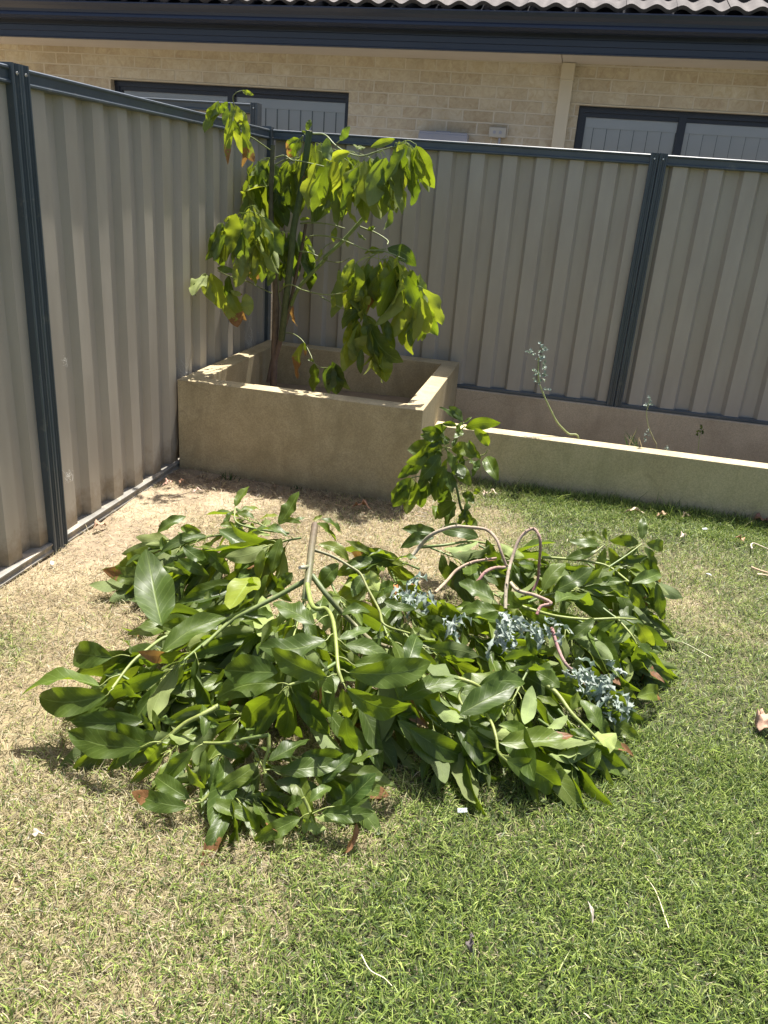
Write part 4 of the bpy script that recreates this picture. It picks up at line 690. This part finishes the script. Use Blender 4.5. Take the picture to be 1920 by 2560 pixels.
pile('felled branch end whose leaves fan leftwards at the right front corner of the heap',
 [(cD,[(940,225,.2),(1000,275,.19),(1070,370,.17),(1140,440,.15),(1210,510,.13)],.007,.004,YG,YG)],
 [(cD,1215,515,.12,1290,480,.10,O(w=.8,tint=(.6,1.6,0),n=(0,.3,-1))),(cD,1190,510,.13,700,440,.16,O(w=.2,tint=(.4,1.5,0),n=(0,.3,-1))),(cD,1195,520,.12,990,570,.1,O(w=.38,tint=(.4,1.5,0),n=(0,.3,-1))),(cD,1190,535,.11,950,620,.07,O(w=.32,tint=(.4,1.4,0),n=(0,.3,-1))),(cD,1205,545,.1,1090,680,.03,O(w=.35,tint=(.3,1.3,0),n=(0,.3,-1))),(cD,1215,550,.1,1150,690,.03,O(w=.35,tint=(.5,1.2,0))),
  (cD,1215,450,.15,1115,300,.19,O(w=.5,tint=(.35,1.05,0),n=(0,-.5,.85))),(cD,1010,240,.2,890,165,.22,O(w=.62,tint=(.4,1,0),n=(0,-.5,.85))),(cD,870,230,.2,830,440,.14,O(w=.34,tint=(.2,1.7,0),n=(0,.5,-1))),(cD,1050,380,.17,930,450,.15,O(w=.4,tint=(.3,1.5,0),n=(0,.3,-1))),(cD,1000,330,.17,890,290,.18,O(w=.45)),(cD,1060,360,.17,1110,260,.2,O(w=.5,tint=(.6,1,0))),(cD,1180,500,.13,1060,450,.14,O(w=.3)),(cD,1400,290,.09,1525,275,.05,O(w=.4,tint=(.6,1.1,0),brown=.7))],
 [(cD,[(1000,350,.12),(1060,420,.1),(1110,500,.07)],8,.11,.17,O(hi=.18)),(cD,[(900,400,.12),(980,460,.1),(1050,560,.06)],9,.12,.18,O(hi=.16)),(cD,[(1080,240,.14),(1150,280,.12),(1200,310,.08)],9,.1,.16,O(hi=.18)),(cD,[(850,150,.16),(800,250,.14),(760,330,.12)],9,.12,.18,O(hi=.2))])
# right bunches
pile('felled branch with leaf whorls at the top right corner of the heap',
 [(cB,[(920,390,.24),(1050,400,.25),(1170,415,.25),(1260,440,.25),(1360,515,.24)],.0055,.004,YG,YG),(cB,[(1100,410,.25),(1170,380,.28),(1240,325,.31)],.004,.003,PK,YG),(cB,[(1260,440,.25),(1350,380,.28),(1425,325,.31)],.004,.003,GS,YG)],
 [(cB,1215,328,.31,1055,315,.31,O(w=.36,n=(0,-.6,.8),node=(1240,325,.31))),(cB,1200,340,.30,1040,400,.26,O(w=.34,n=(0,-.6,.8))),(cB,1230,310,.32,1120,270,.33,O(w=.4,tint=(.6,1,0))),(cB,1245,300,.32,1240,240,.36,O(w=.4)),(cB,1410,320,.31,1260,305,.32,O(w=.42,node=(1425,325,.31))),(cB,1425,300,.31,1425,195,.37,O(w=.42,n=(0,-.9,.4),tint=(.2,1,0))),(cB,1450,320,.31,1545,350,.27,O(w=.45,tint=(.35,1,0))),(cB,1440,340,.30,1500,450,.2,O(w=.4)),
  (cB,1400,340,.30,1330,440,.23,O(w=.35,n=(0,-.8,.6))),(cB,1255,340,.30,1350,465,.2,O(w=.35,tint=(.6,1,0),n=(0,-.8,.5))),(cB,1240,345,.30,1190,470,.2,O(w=.35,n=(0,-.8,.5))),(cB,1335,512,.24,1170,515,.22,O(w=.34,n=(0,-.6,.8),node=(1360,515,.24))),(cB,1375,525,.24,1525,460,.26,O(w=.36,n=(0,-.5,.8),tint=(.3,1.2,0))),(cB,1500,520,.22,1530,710,.07,O(w=.32,n=(.3,-.9,.3),tint=(.2,.9,0))),(cB,1360,540,.23,1430,640,.14,O(w=.4)),(cB,1480,540,.2,1500,660,.1,O(w=.35,tint=(.1,.8,0)))],
 [(cB,[(1200,390,.25),(1300,420,.24),(1380,480,.2)],13,.10,.16,O(hi=.34)),(cB,[(1400,345,.28),(1410,390,.25),(1420,450,.2)],12,.09,.15,O(hi=.36)),(cB,[(1150,420,.2),(1230,480,.2),(1320,560,.16)],12,.1,.17,O(hi=.3)),(cB,[(1330,520,.18),(1380,580,.14),(1410,650,.1)],12,.1,.16,O(hi=.24))])
pile('felled branch with densely drooping leaves along the right edge of the heap',
 [(cB,[(820,640,.22),(900,665,.22),(1000,690,.23),(1150,705,.24),(1300,700,.25),(1400,705,.23)],.006,.0035,YG,YG),(cB,[(1300,700,.24),(1370,780,.22),(1400,830,.2)],.004,.003,YG,YG)],
 [(cB,1185,700,.25,1050,810,.18,O(w=.4,n=(0,-.7,.7))),(cB,1290,710,.24,1160,790,.17,O(w=.38,n=(0,-.7,.7))),(cB,1310,720,.24,1290,840,.14,O(w=.42,tint=(.4,1.4,0),n=(0,.5,-1))),(cB,1390,730,.23,1280,830,.16,O(w=.3,tint=(.4,1.5,0),n=(0,.3,-1))),(cB,1400,720,.23,1480,840,.13,O(w=.4,tint=(.7,1,0))),(cB,1400,840,.19,1430,960,.08,O(w=.45,n=(0,-.9,.4))),(cB,1410,830,.19,1500,900,.12,O(w=.4)),
  (cB,1390,840,.19,1330,910,.12,O(w=.35)),(cB,690,660,.26,505,640,.24,O(w=.46,n=(0,-.45,.9),tint=(.3,1.1,0),node=(720,690,.24))),(cB,680,610,.26,505,540,.25,O(w=.46,n=(0,-.4,.9),tint=(.25,1.1,0))),(cB,990,620,.26,1190,600,.2,O(w=.4,tint=(.3,1.2,0))),(cB,850,760,.22,890,900,.14,O(w=.4)),(cB,830,770,.23,740,790,.2,O(w=.3,tint=(.4,1.2,0))),(cB,1000,730,.22,960,850,.15,O(w=.45,tint=(.4,1.5,0),n=(0,.5,-1)))],
 [(cB,[(1080,700,.2),(1200,760,.18),(1300,850,.14)],15,.1,.17,O(hi=.3)),(cB,[(1230,650,.2),(1320,720,.18),(1380,790,.12)],14,.1,.16,O(hi=.28)),(cB,[(1000,700,.18),(1080,800,.16),(1180,880,.12)],14,.1,.17,O(hi=.25)),(cB,[(1180,800,.14),(1270,850,.12),(1350,900,.07)],12,.1,.16,O(hi=.2)),(cB,[(850,620,.2),(950,580,.2),(1080,560,.2)],10,.12,.18,O(hi=.3))])
pile('felled branch with big dark leaves behind the wilted weed stems',
 [(cB,[(300,340,.26),(420,330,.28),(560,310,.28),(680,330,.26)],.006,.004,GS,YG)],
 [(cB,600,290,.30,395,240,.32,O(w=.42,n=(0,-.6,.8),tint=(.1,1,0))),(cB,385,265,.30,215,235,.31,O(w=.4,n=(0,-.6,.8),tint=(.1,1,0))),(cB,375,290,.29,205,330,.26,O(w=.45,n=(0,-.6,.8),tint=(.05,.9,0))),(cB,600,310,.29,425,345,.28,O(w=.26,tint=(.3,1.7,0),n=(0,.3,-1))),(cB,710,320,.28,830,395,.26,O(w=.4,tint=(.5,1.7,0),n=(0,.3,-1))),(cB,640,300,.29,720,440,.2,O(w=.35)),(cB,800,420,.26,910,450,.24,O(w=.4,tint=(.1,.9,0))),(cB,905,490,.24,1030,520,.22,O(w=.35,tint=(.4,1.7,0),n=(0,.3,-1))),(cB,960,430,.24,1110,470,.2,O(w=.5,tint=(.2,1.4,0),n=(0,.3,-1))),(cB,290,400,.26,180,390,.25,O(w=.4,tint=(.3,1.1,0)))],
 [(cB,[(350,340,.22),(450,380,.2),(560,420,.2)],14,.12,.18,O(hi=.3,tint=(.05,.35))),(cB,[(600,330,.22),(700,380,.2),(800,420,.2)],13,.12,.18,O(hi=.3,tint=(.1,.5))),(cB,[(850,380,.2),(960,430,.2),(1060,500,.18)],12,.12,.18,O(hi=.3)),(cB,[(300,450,.2),(220,420,.2),(120,400,.2)],10,.1,.16,O(hi=.28))])
pile('felled branch with glossy leaves and one tall leaf at the top left of the heap',
 [(cA,[(1250,230,.26),(1100,210,.26),(1020,180,.27),(1015,120,.30)],.005,.003,GS,YG)],
 [(cA,1015,115,.30,1078,38,.35,O(w=.42,n=(0,-.8,.5),tint=(.5,1.1,0))),(cA,1040,130,.29,1130,125,.28,O(w=.4,tint=(.6,1,0))),(cA,1010,130,.29,970,200,.24,O(w=.4)),(cA,945,215,.27,1140,325,.20,O(w=.42,n=(0,-.4,.9),tint=(.1,1.1,0))),(cA,950,195,.27,1020,200,.26,O(w=.5,tint=(.6,1,0))),(cA,1060,190,.27,1170,240,.25,O(w=.25,tint=(.4,1.6,0),n=(0,.3,-1))),(cA,680,230,.2,800,145,.26,O(w=.36,n=(0,-.6,.8),tint=(.25,1.1,0))),(cA,790,285,.24,920,370,.18,O(w=.42,tint=(.15,1.15,0))),(cA,880,300,.24,990,410,.15,O(w=.42,tint=(.2,1.15,0))),(cA,770,340,.22,900,415,.16,O(w=.36,tint=(.25,1.2,0))),
  (cA,700,245,.22,735,325,.16,O(w=.5,tint=(.25,1.3,0))),(cA,750,350,.2,850,440,.13,O(w=.4)),(cA,870,225,.26,775,205,.26,O(w=.4,tint=(.5,1.2,0))),(cA,640,290,.18,530,370,.08,O(w=.5,tint=(.6,1,0),n=(0,-.7,.6))),(cA,650,310,.16,570,440,.04,O(w=.45,tint=(.6,1,0),n=(0,-.8,.5))),(cA,1000,430,.22,1110,500,.15,O(w=.45,tint=(.2,1.1,0))),(cA,900,480,.2,850,580,.14,O(w=.55,tint=(.5,1.6,0),n=(0,.5,-1))),(cA,960,470,.2,940,560,.12,O(w=.4,tint=(.7,1,0)))],
 [(cA,[(1000,230,.22),(880,250,.2),(740,290,.16)],16,.12,.18,O(hi=.27)),(cA,[(1100,260,.22),(980,320,.2),(860,380,.16)],16,.12,.18,O(hi=.27)),(cA,[(900,300,.16),(780,350,.14),(660,400,.08)],14,.12,.18,O(hi=.2)),(cA,[(1200,300,.22),(1120,380,.2),(1040,460,.18)],14,.12,.19,O(hi=.3)),(cA,[(1180,220,.25),(1120,190,.26),(1060,170,.26)],8,.09,.14,O(hi=.33))])
pile('felled branch flattened at the bottom of the heap under the thick sawn stem',[],[],
 [(cA,[(1200,480,.14),(1050,560,.14),(900,640,.12)],18,.13,.2,O(hi=.22)),(cA,[(1300,550,.14),(1250,680,.14),(1150,800,.12)],18,.13,.2,O(hi=.24)),(cA,[(1100,600,.12),(1000,720,.12),(880,800,.1)],18,.13,.2,O(hi=.22)),(cC,[(1300,50,.14),(1150,120,.12),(1000,160,.1)],16,.13,.2,O(hi=.2)),(cC,[(950,60,.12),(820,160,.1),(740,250,.08)],16,.12,.19,O(hi=.18)),(cA,[(1000,450,.12),(880,520,.1),(760,560,.06)],14,.12,.18,O(hi=.18))])
pile('felled branch buried in the heap between the thick stem and the grey weeds',[],[],
 [(cB,[(150,440,.16),(200,560,.16),(260,700,.14)],18,.12,.19,O(hi=.26)),(cB,[(300,560,.14),(420,640,.14),(560,700,.14)],18,.12,.19,O(hi=.24)),(cB,[(100,650,.14),(250,800,.12),(400,900,.1)],18,.13,.2,O(hi=.24)),(cB,[(450,720,.14),(600,820,.12),(760,900,.1)],18,.13,.2,O(hi=.22)),(cD,[(550,60,.12),(700,130,.1),(900,200,.1)],16,.12,.19,O(hi=.2)),(cD,[(250,130,.14),(350,220,.12),(450,300,.1)],14,.13,.2,O(hi=.22)),(cB,[(600,540,.16),(720,600,.16),(850,700,.14)],14,.12,.18,O(hi=.26)),(cB,[(60,350,.2),(120,420,.18),(60,520,.18)],14,.09,.15,O(hi=.3,tint=(.4,.8)))])
# upright sprig before the planter corner
YS=-2.08
sp=Plant('cut_branch','felled branch whose leafy tip stands upright in front of the planter corner','cut branch',(1.67,YS,0),GRP)
S_=lambda x,y,dy=0: ony(cS(x,y),YS+dy)
bs=S_(1120,1420); tube(sp.S,[np.array([bs[0]+.02,YS+.01,.03]),bs,S_(1075,1270),S_(1040,1180),S_(1010,1030),S_(980,930),S_(960,860),S_(975,720),S_(890,590,.02)],.0065,.0035,(.10,.14,.05),GS,sides=8)
tube(sp.S,[S_(930,870),S_(1000,760),S_(1080,715),S_(1200,670),S_(1290,645),S_(1325,600)],.003,.002,YG,sides=6)
tube(sp.S,[S_(960,600,.02),S_(1000,500,.04),S_(1060,380,.05),S_(1120,360,.05),S_(1190,365,.05)],.003,.002,YG,sides=6); tube(sp.S,[S_(900,860),S_(700,860,-.03),S_(530,890,-.05)],.003,.002,GS,sides=6)
for q in [(840,590,475,735,.42,.75),(860,575,495,600,.5,.35),(870,540,625,440,.42,.7),(860,450,640,390,.5,.15),(930,530,860,365,.45,.15),(950,590,1185,670,.42,.8),(905,610,990,860,.34,.6),(830,650,610,900,.46,.4),(905,690,880,900,.34,.6),(1060,305,812,160,.24,.1),(1065,300,915,155,.4,.2),(1000,350,835,330,.3,.35),(1090,370,1455,320,.33,.6),(1060,400,975,475,.3,.4),(1080,320,1160,258,.3,.7),(1050,310,1040,440,.5,.6),(1185,375,1330,555,.4,.8),(1130,495,1240,700,.36,.6),(1310,670,1430,900,.42,.5),(1240,695,1180,880,.36,.4),(1010,740,1135,950,.45,.7),(950,860,850,1180,.42,.3),(880,760,790,1130,.4,.35),(530,890,335,1140,.42,.6),(540,900,470,1275,.34,.8),(500,950,345,1190,.42,.3),(580,930,540,1200,.36,.7),(660,940,640,1200,.42,.15),(700,900,600,1180,.4,.2),(740,780,620,1010,.4,.2),(620,740,480,850,.5,.1),(1080,1210,1000,1380,.5,.2),(1080,1200,1150,1395,.45,.3),(1060,1050,1200,1150,.5,.2),(1180,1060,1250,985,.5,.7),(1000,1150,790,1300,.45,.4),(960,1130,900,1350,.4,.3),(840,880,860,1060,.4,.5),(1150,690,1200,820,.4,.2),(980,600,1120,560,.35,.5),(860,660,760,620,.4,.2),(1000,480,960,580,.4,.4),(940,500,760,500,.35,.1),(1120,1300,1220,1400,.4,.3),(1030,860,1130,930,.5,.3),(800,1180,780,1310,.5,.6),(560,700,400,900,.45,.1),(700,620,560,800,.4,.1),(760,850,700,1080,.42,.05),(600,980,470,1120,.45,.1),(470,900,400,1100,.5,.15),(900,820,930,1050,.5,.1),(980,760,1060,900,.5,.1),(760,650,740,860,.4,.05),(1010,620,1090,760,.4,.1),(900,1000,860,1200,.5,.1),(1080,1080,1100,1240,.5,.1),(960,1240,900,1400,.5,.15),(820,520,700,560,.5,.05),(1120,1330,1060,1420,.5,.1)]:
    bx,by,tx,ty,w_,tt=q; tt*=.75; b=S_(bx,by,rng.uniform(-.04,.05)); t=S_(tx,ty,rng.uniform(-.09,.03)); a=rng.uniform(-.9,.9)
    leaf(sp.F,b,t,np.array([math.sin(a),-math.cos(a),.35]),np.linalg.norm(t-b)*w_*1.2,sag=rng.uniform(.0,.1),fold=rng.uniform(.1,.5),wv=rng.uniform(.1,.22),tint=(tt,rng.uniform(.9,1.1),0))
for (nx,ny,lst) in ((890,590,[(840,590),(860,575),(870,540),(930,530),(950,590),(905,610),(830,650)]),(1060,340,[(1060,305),(1000,350),(1090,370),(1080,320)]),(530,890,[(540,900),(580,930),(500,950)])):
    for (a,b) in lst: tube(sp.S,[S_(nx,ny),S_((nx+a)/2,(ny+b)/2-12),S_(a,b)],.0019,.0014,YG,sides=5,n=3,cap=False)
sp.done()
# ------------------------------------------------------------------ wilted grey weeds lying on the heap
def weed(label,stems,masses):
    P=zl(*stems[0][:2]); b=P[0].copy(); b[2]=0; e=empty('pulled_weed',tuple(b),label=label,cat='weed',group='pulled-out weeds wilting on the heap'); m=MB(); f=MB()
    for s in stems: 
        m=MB(); C=tube(m,zl(s[0],s[1]),s[2],s[3],s[4],s[5],sides=8,n=8,knob=.09)
        for i in range(2,len(C)-1,3):   # leaf scars
            q=C[i]+rng.normal(0,.002,3); tube(m,[q,q+rng.normal(0,.005,3)+(0,0,.003)],.0034,.0010,(.35,.28,.2),sides=4,n=2)
        m.build('stem',M_bark,e)
    for c,x,y,h,r,n in masses:
        dm=unit([rng.normal(.3,.6),-.8,-.35])
        for i in range(int(n*.5)):
            B=onz(c(x+rng.normal(0,r),y+rng.normal(0,r*.7)),max(.02,h+rng.normal(0,.02))); d=unit(rng.normal(0,.45,3)+dm); T=B+d*rng.uniform(.04,.085)
            leaf(f,B,T,unit(rng.normal(0,.8,3)+(0,-.3,.6)),rng.uniform(.014,.030),sag=rng.uniform(-.3,.4),fold=rng.uniform(.2,1.2),wv=rng.uniform(.25,.6),tint=(rng.uniform(.1,1),rng.uniform(.8,1.1),0),nu=12,lobes=rng.integers(3,6))
    f.build('foliage',M_greyleaf,e)
PB=(.36,.25,.19); PP=(.32,.15,.15); PG=(.42,.37,.26)
weed('pulled weed with long pinkish stem arching in a tight hoop over the heap',[(cB,[(735,650,.27),(738,560,.31),(750,470,.35),(768,400,.38),(800,310,.43),(840,262,.46),(880,248,.47),(908,290,.45),(912,350,.41),(905,430,.34),(900,500,.28),(875,560,.24)],.0058,.0042,PG,PP)],[(cB,740,700,.30,42,34),(cB,700,780,.27,35,16)])
weed('pulled weed with thick pale stem bent across the upper heap',[(cB,[(250,400,.24),(300,340,.28),(345,290,.33),(400,258,.36),(480,236,.38),(560,240,.39),(640,252,.40),(690,300,.39),(712,360,.36),(742,440,.31)],.0072,.0045,(.44,.39,.29),(.33,.24,.18))],[(cB,300,560,.26,45,36),(cB,230,580,.26,30,16)])
weed('pulled weed with two thin pink stems low between the leaves',[(cB,[(380,570,.26),(440,510,.27),(490,455,.29),(570,415,.31),(690,395,.32)],.006,.004,(.40,.30,.2),PB),(cB,[(590,525,.27),(630,470,.30),(680,445,.31),(735,442,.31)],.006,.005,PP,PB)],[(cB,460,700,.24,35,16)])
weed('pulled weed with knotty red stem trailing grey leaves at the heap\'s right end',[(cB,[(760,520,.30),(800,560,.29),(880,582,.28),(965,622,.27),(915,640,.26),(895,680,.24)],.006,.005,PG,PP),(cB,[(970,750,.24),(985,800,.23),(1005,860,.21),(1040,930,.19),(1090,975,.16)],.0058,.0045,PP,(.35,.25,.22)),(cD,[(1090,180,.15),(1150,240,.12),(1210,290,.09)],.004,.002,PB,PB)],[(cB,930,740,.26,35,22),(cD,1110,150,.17,40,34),(cD,1210,215,.13,55,50),(cD,1290,290,.09,35,22),(cD,1350,150,.10,25,12),(cD,1250,370,.05,14,8)])
# ------------------------------------------------------------------ weeds growing in the low planter
def sprout(name,label,cat,pts,y,r,leafpts,mleaf=None,col=(.30,.33,.12),col2=(.30,.36,.16),ln=(.02,.05),lw=.4,tint=(.3,.9)):
    P=[ony(p,yy) for p,yy in zip(pts,y)]; P[0]=P[0]-np.array([0,0,.0]); b=P[0].copy(); foot=b.copy(); foot[2]=.08
    pt=Plant(name,label,cat,foot); tube(pt.S,[foot]+P,r,r*.55,col,col2,sides=7,knob=.1)
    C=cr(P,8)
    for i in range(2,len(C),2):
        q=C[i]; tube(pt.S,[q,q+rng.normal(0,.004,3)],r*.4,r*.2,(.3,.25,.15),sides=4,n=2)
    for (p,yy,n) in leafpts:
        for k in range(n):
            B=ony(p,yy)+rng.normal(0,.006,3); d=unit(rng.normal(0,1,3)+(0,0,.5)); leaf(pt.F,B,B+d*rng.uniform(*ln),unit(rng.normal(0,.6,3)+(0,-.8,.4)),rng.uniform(*ln)*lw,sag=.1,fold=.6,wv=.7,tint=rt(*tint),nu=10,lobes=3)
    pt.done(mleaf=mleaf)
sprout('weed_plant','tall leaning weed with a bent stem growing behind the low wall','weed',[c6(700,600),c6(650,575),c6(595,520),c6(560,455),c6(525,380),c6(500,310),c6(497,240),c6(500,190)],[-.80,-.80,-.80,-.80,-.80,-.80,-.80,-.80],.0055,[(c6(460,172),-.80,5),(c6(515,155),-.80,5),(c6(500,200),-.80,5),(c6(520,235),-.8,4),(c6(485,270),-.8,4),(c6(520,290),-.8,4),(c6(500,310),-.8,4),(c6(530,345),-.8,2)],mleaf=M_greyleaf,ln=(.02,.045),lw=.5)
sprout('weed_plant','short weed with a pale flower tip in the sunlit part of the low bed','weed',[c6(1095,655),c6(1080,600),c6(1055,540),c6(1045,470),c6(1055,430)],[-.74]*5,.003,[(c6(1050,430),-.74,7),(c6(1065,405),-.74,4),(c6(1050,575),-.74,5),(c6(1040,610),-.74,3)],col=(.3,.25,.15),mleaf=M_greyleaf,ln=(.012,.03),lw=.5)
sprout('weed_plant','small dark weed in the shade at the right of the low bed','weed',[c6(1300,700),c6(1308,640),c6(1312,590),c6(1320,560)],[-.40]*4,.0025,[(c6(1320,555),-.4,9),(c6(1300,565),-.4,4)],ln=(.02,.035),lw=.45,tint=(.05,.4))
sprout('weed_plant','tiny grey weed just showing over the low wall','weed',[c6(1145,675),c6(1145,655)],[-.72]*2,.002,[(c6(1145,652),-.72,9)],mleaf=M_greyleaf,ln=(.01,.02),lw=.6)
gt=MB()
for i in range(13):
    b=ony(c6(990+rng.uniform(-45,50),660),-.70)+rng.normal(0,.004,3); t=ony(c6(985+rng.uniform(-70,60),rng.uniform(530,600)),-.70+rng.uniform(-.05,.05)); mid=(b+t)/2+(0,0,.01)
    w_=.0022; c=(.05,.10,.03) if i%3 else (.45,.38,.22); gt.add([b-(w_,0,0),b+(w_,0,0),mid+(w_,0,0),mid-(w_,0,0),t],[(0,1,2,3),(3,2,4)],col=c)
tag(gt.build('grass_tuft',M_grass),'sparse tuft of long grass in the low bed behind the wall','grass tuft')
def tuft(c,n,h,label):
    m=MB()
    for i in range(n):
        b=np.array(c)+rng.normal(0,1,3)*[.025,.008,0]; d=unit([rng.normal(0,.9),rng.normal(-.3,.4),1]); t=b+d*h*rng.uniform(.5,1); mid=(b+t)/2+(0,0,h*.12); w_=.0022; m.add([b-(w_,0,0),b+(w_,0,0),mid+(w_*.8,0,0),mid-(w_*.8,0,0),t-(0,0,h*.05)],[(0,1,2,3),(3,2,4)],col=(.05,.105,.03))
    tag(m.build('grass_tuft',M_grass),label,'grass tuft')
tuft((.33,-1.43,0),14,.10,'green grass tuft at the foot of the square planter, left end')
tuft((.72,-1.42,0),10,.05,'small grass tuft at the foot of the square planter, middle')
tuft((1.93,-.95,0),16,.09,'dark grass tuft with one long blade against the low mossy wall')
# cut trunk at the right edge of the bed
st=MB()
for i in range(46):
    a=rng.uniform(0,6.28); r=rng.uniform(.04,.075); x,y=3.30+r*math.cos(a),-.52+r*math.sin(a); tl=rng.uniform(.26,.36)
    tube(st,[(x,y,.08),(x+rng.normal(0,.008),y+rng.normal(0,.008),.2),(x+.02*math.cos(a)+rng.normal(0,.015),y+.02*math.sin(a),tl)],rng.uniform(.006,.013),.002,(.20,.10,.06),(.34,.19,.10),sides=5,n=3)
tube(st,[(3.30,-.52,.05),(3.30,-.52,.30)],.06,.05,(.16,.08,.05),sides=10)
tag(st.build('fibrous_stump',M_bark),'reddish fibrous stump at the far right of the low bed','stump')
# ------------------------------------------------------------------ fallen leaves, twigs and bits on the ground
def curled(px,ang,ln,wd,col,label,h=.02,grp='dead leaves fallen on the ground'):
    c=onz(px,h); d=np.array([math.cos(ang),math.sin(ang),0]); m=MB(); b=c-d*ln/2; t=c+d*ln/2; b[2]=h; t[2]=h+.012
    leaf(m,b,t,(rng.normal(0,.2),rng.normal(0,.2),1),wd,sag=.18,fold=.5,wv=.5,tint=(1,1,1)); m.col=[np.tile(col,(len(x),1)) for x in m.v]
    P=np.vstack(m.v); o=m.build('dead_leaf',M_dead,solid=.0007); tag(o,label,'dead leaf',grp)
LP=(.62,.40,.30); LB=(.36,.20,.12); LG=(.62,.55,.42)
for a in [((1905,1812),1.2,.09,.07,(.50,.32,.22),'brown dead leaf on the green lawn, cut by the right edge of the photo'),
 ((1232,1236),.1,.055,.03,(.72,.60,.45),'pale dead leaf on the lawn before the low wall, nearest the upright branch'),((1213,1238),.9,.035,.03,(.66,.52,.40),'small pale leaf touching the pale one before the low wall'),
 ((1585,1287),.0,.11,.022,(.62,.48,.36),'long crumpled straw-brown leaf along the edge of the low wall shadow'),((1655,1292),.2,.06,.03,(.45,.30,.18),'brown leaf in the shade against the low wall'),((1715,1294),.4,.05,.03,(.55,.42,.30),'dry leaf in the shade further right along the low wall'),
 ((1900,1308),.1,.10,.05,(.30,.15,.11),'dark red-brown leaf at the far right foot of the low wall'),((1707,1343),.8,.04,.03,(.75,.62,.48),'cream curled leaf on the sunlit lawn right of the heap'),((1848,1352),2.4,.05,.03,(.50,.30,.18),'rusty crumpled leaf on the lawn near the right edge'),
 ((905,1272),.15,.10,.045,LB,'large brown leaf in the shadow at the foot of the square planter'),((420,1212),1.0,.06,.03,LP,'pink dead leaf beside the left fence foot rail'),((493,1232),.8,.05,.022,(.70,.52,.42),'pinkish leaf on the sand before the planter'),((455,1208),1.3,.035,.02,LB,'small red-brown leaf in the shadow near the left fence'),
 ((250,1318),1.2,.075,.035,(.55,.36,.24),'tan curled leaf on the sand midway along the left fence'),((90,2098),.5,.04,.02,LG,'pale flake on the dry grass at the lower left'),((1472,2290),1.9,.045,.009,(.45,.40,.33),'long grey-brown dead leaf sliver on the foreground lawn'),((1180,2365),1.6,.035,.02,(.14,.12,.11),'dark leaf scrap in the foreground lawn'),
 ((525,1555),1.45,.06,.02,(.50,.25,.18),'red-brown leaf caught upright in the left part of the heap'),((988,1480),1.8,.05,.022,(.42,.18,.06),'orange-brown leaf caught in the heap centre')]:
    hh=.02 if a[0]!=(525,1555) and a[0]!=(988,1480) else .27
    curled(*a,h=hh)
def stick(pts,r,col,label,h=.02,cat='twig',name='twig'):
    m=MB(); tube(m,[onz(p,h+rng.uniform(0,.006)) for p in pts],r,r*.5,col,sides=6,knob=.1); tag(m.build(name,M_bark),label,cat,'twigs on the ground')
stick([(545,2390),(578,2440),(690,2478),(925,2490),(950,2512)][2:] and [(903,2386),(925,2425),(960,2445),(980,2465)],.0014,(.72,.66,.45),'thin bent straw stalk on the foreground lawn')
stick([(1880,1372),(1878,1362),(1885,1358),(1905,1366),(1935,1378)],.004,(.62,.54,.42),'hooked bare stick at the right edge of the lawn')
stick([(1878,1418),(1900,1426),(1935,1436)],.006,(.60,.45,.30),'upper of two dry sticks at the right edge')
stick([(1893,1436),(1910,1437),(1940,1444)],.005,(.64,.52,.34),'lower of two dry sticks at the right edge')
stick([(420,1245),(455,1236),(480,1228)],.003,(.22,.17,.12),'dark twig on the sand near the left fence')
stick([(1672,2320),(1640,2230),(1612,2190)],.0013,(.70,.62,.42),'pale grass stalk standing in the lawn at lower right')
stick([(1838,1600),(1780,1645),(1690,1600),(1620,1610)][1:],.0015,(.62,.62,.40),'long pale runner stalk lying on the lawn right of the heap')
for px,c,l in (((1762,1322),(.80,.84,.86),'white plastic scrap on the lawn near the low wall'),((130,1407),(.85,.85,.83),'white scrap on the sand below the left fence'),((1156,2026),(.75,.80,.84),'white scrap on the lawn below the heap'),((1772,1436),(.75,.75,.75),'pale ribbon scrap on the lawn right of the heap')):
    m=MB(); c0=onz(px,.018); a=rng.uniform(0,3); d=np.array([math.cos(a),math.sin(a),.1])*.012; s=np.array([-math.sin(a),math.cos(a),.3])*.006
    m.add([c0-d-s,c0+d-s,c0+d+s,c0-d+s,c0-d*.2+(0,0,.006)],[(0,1,4),(1,2,4),(2,3,4),(3,0,4)],col=c,smooth=False); tag(m.build('plastic_scrap',M_dead,solid=.001),l,'scrap','white scraps on the ground')
# loose dry clippings strewn on sand and lawn
m=MB()
for i in range(900):
    x=rng.uniform(.03,1.4); y=rng.uniform(-3.3,-1.40); z=gz(np.array([x]),np.array([y]))[0]+.004; a=rng.uniform(0,6.28); l_=rng.uniform(.01,.04); d=np.array([math.cos(a),math.sin(a),rng.uniform(-.05,.3)])*l_/2; s=np.array([-math.sin(a),math.cos(a),.3])*rng.uniform(.0006,.0015)
    p=np.array([x,y,z]); c=np.array((.55,.45,.28))*rng.uniform(.35,1.15); m.add([p-d-s,p-d+s,p+d+s,p+d-s],[(0,1,2,3)],col=c)
for i in range(650):
    x=rng.uniform(.03,1.5); y=-1.40-abs(rng.normal(0,.14)); z=.006+.008*rng.random(); a=rng.uniform(0,6.28); l_=rng.uniform(.012,.05); d=np.array([math.cos(a),math.sin(a),rng.uniform(-.1,.2)])*l_/2; w2=np.array([-math.sin(a),math.cos(a),.3])*rng.uniform(.0007,.0025)
    p=np.array([x,y,z]); c=np.array((.36,.26,.16))*rng.uniform(.3,1.3); m.add([p-d-w2,p-d+w2,p+d+w2,p+d-w2],[(0,1,2,3)],col=c)
tag(m.build('dry_clippings',M_grass),'loose straw clippings strewn over the sand by the left fence','clippings',kind='stuff')
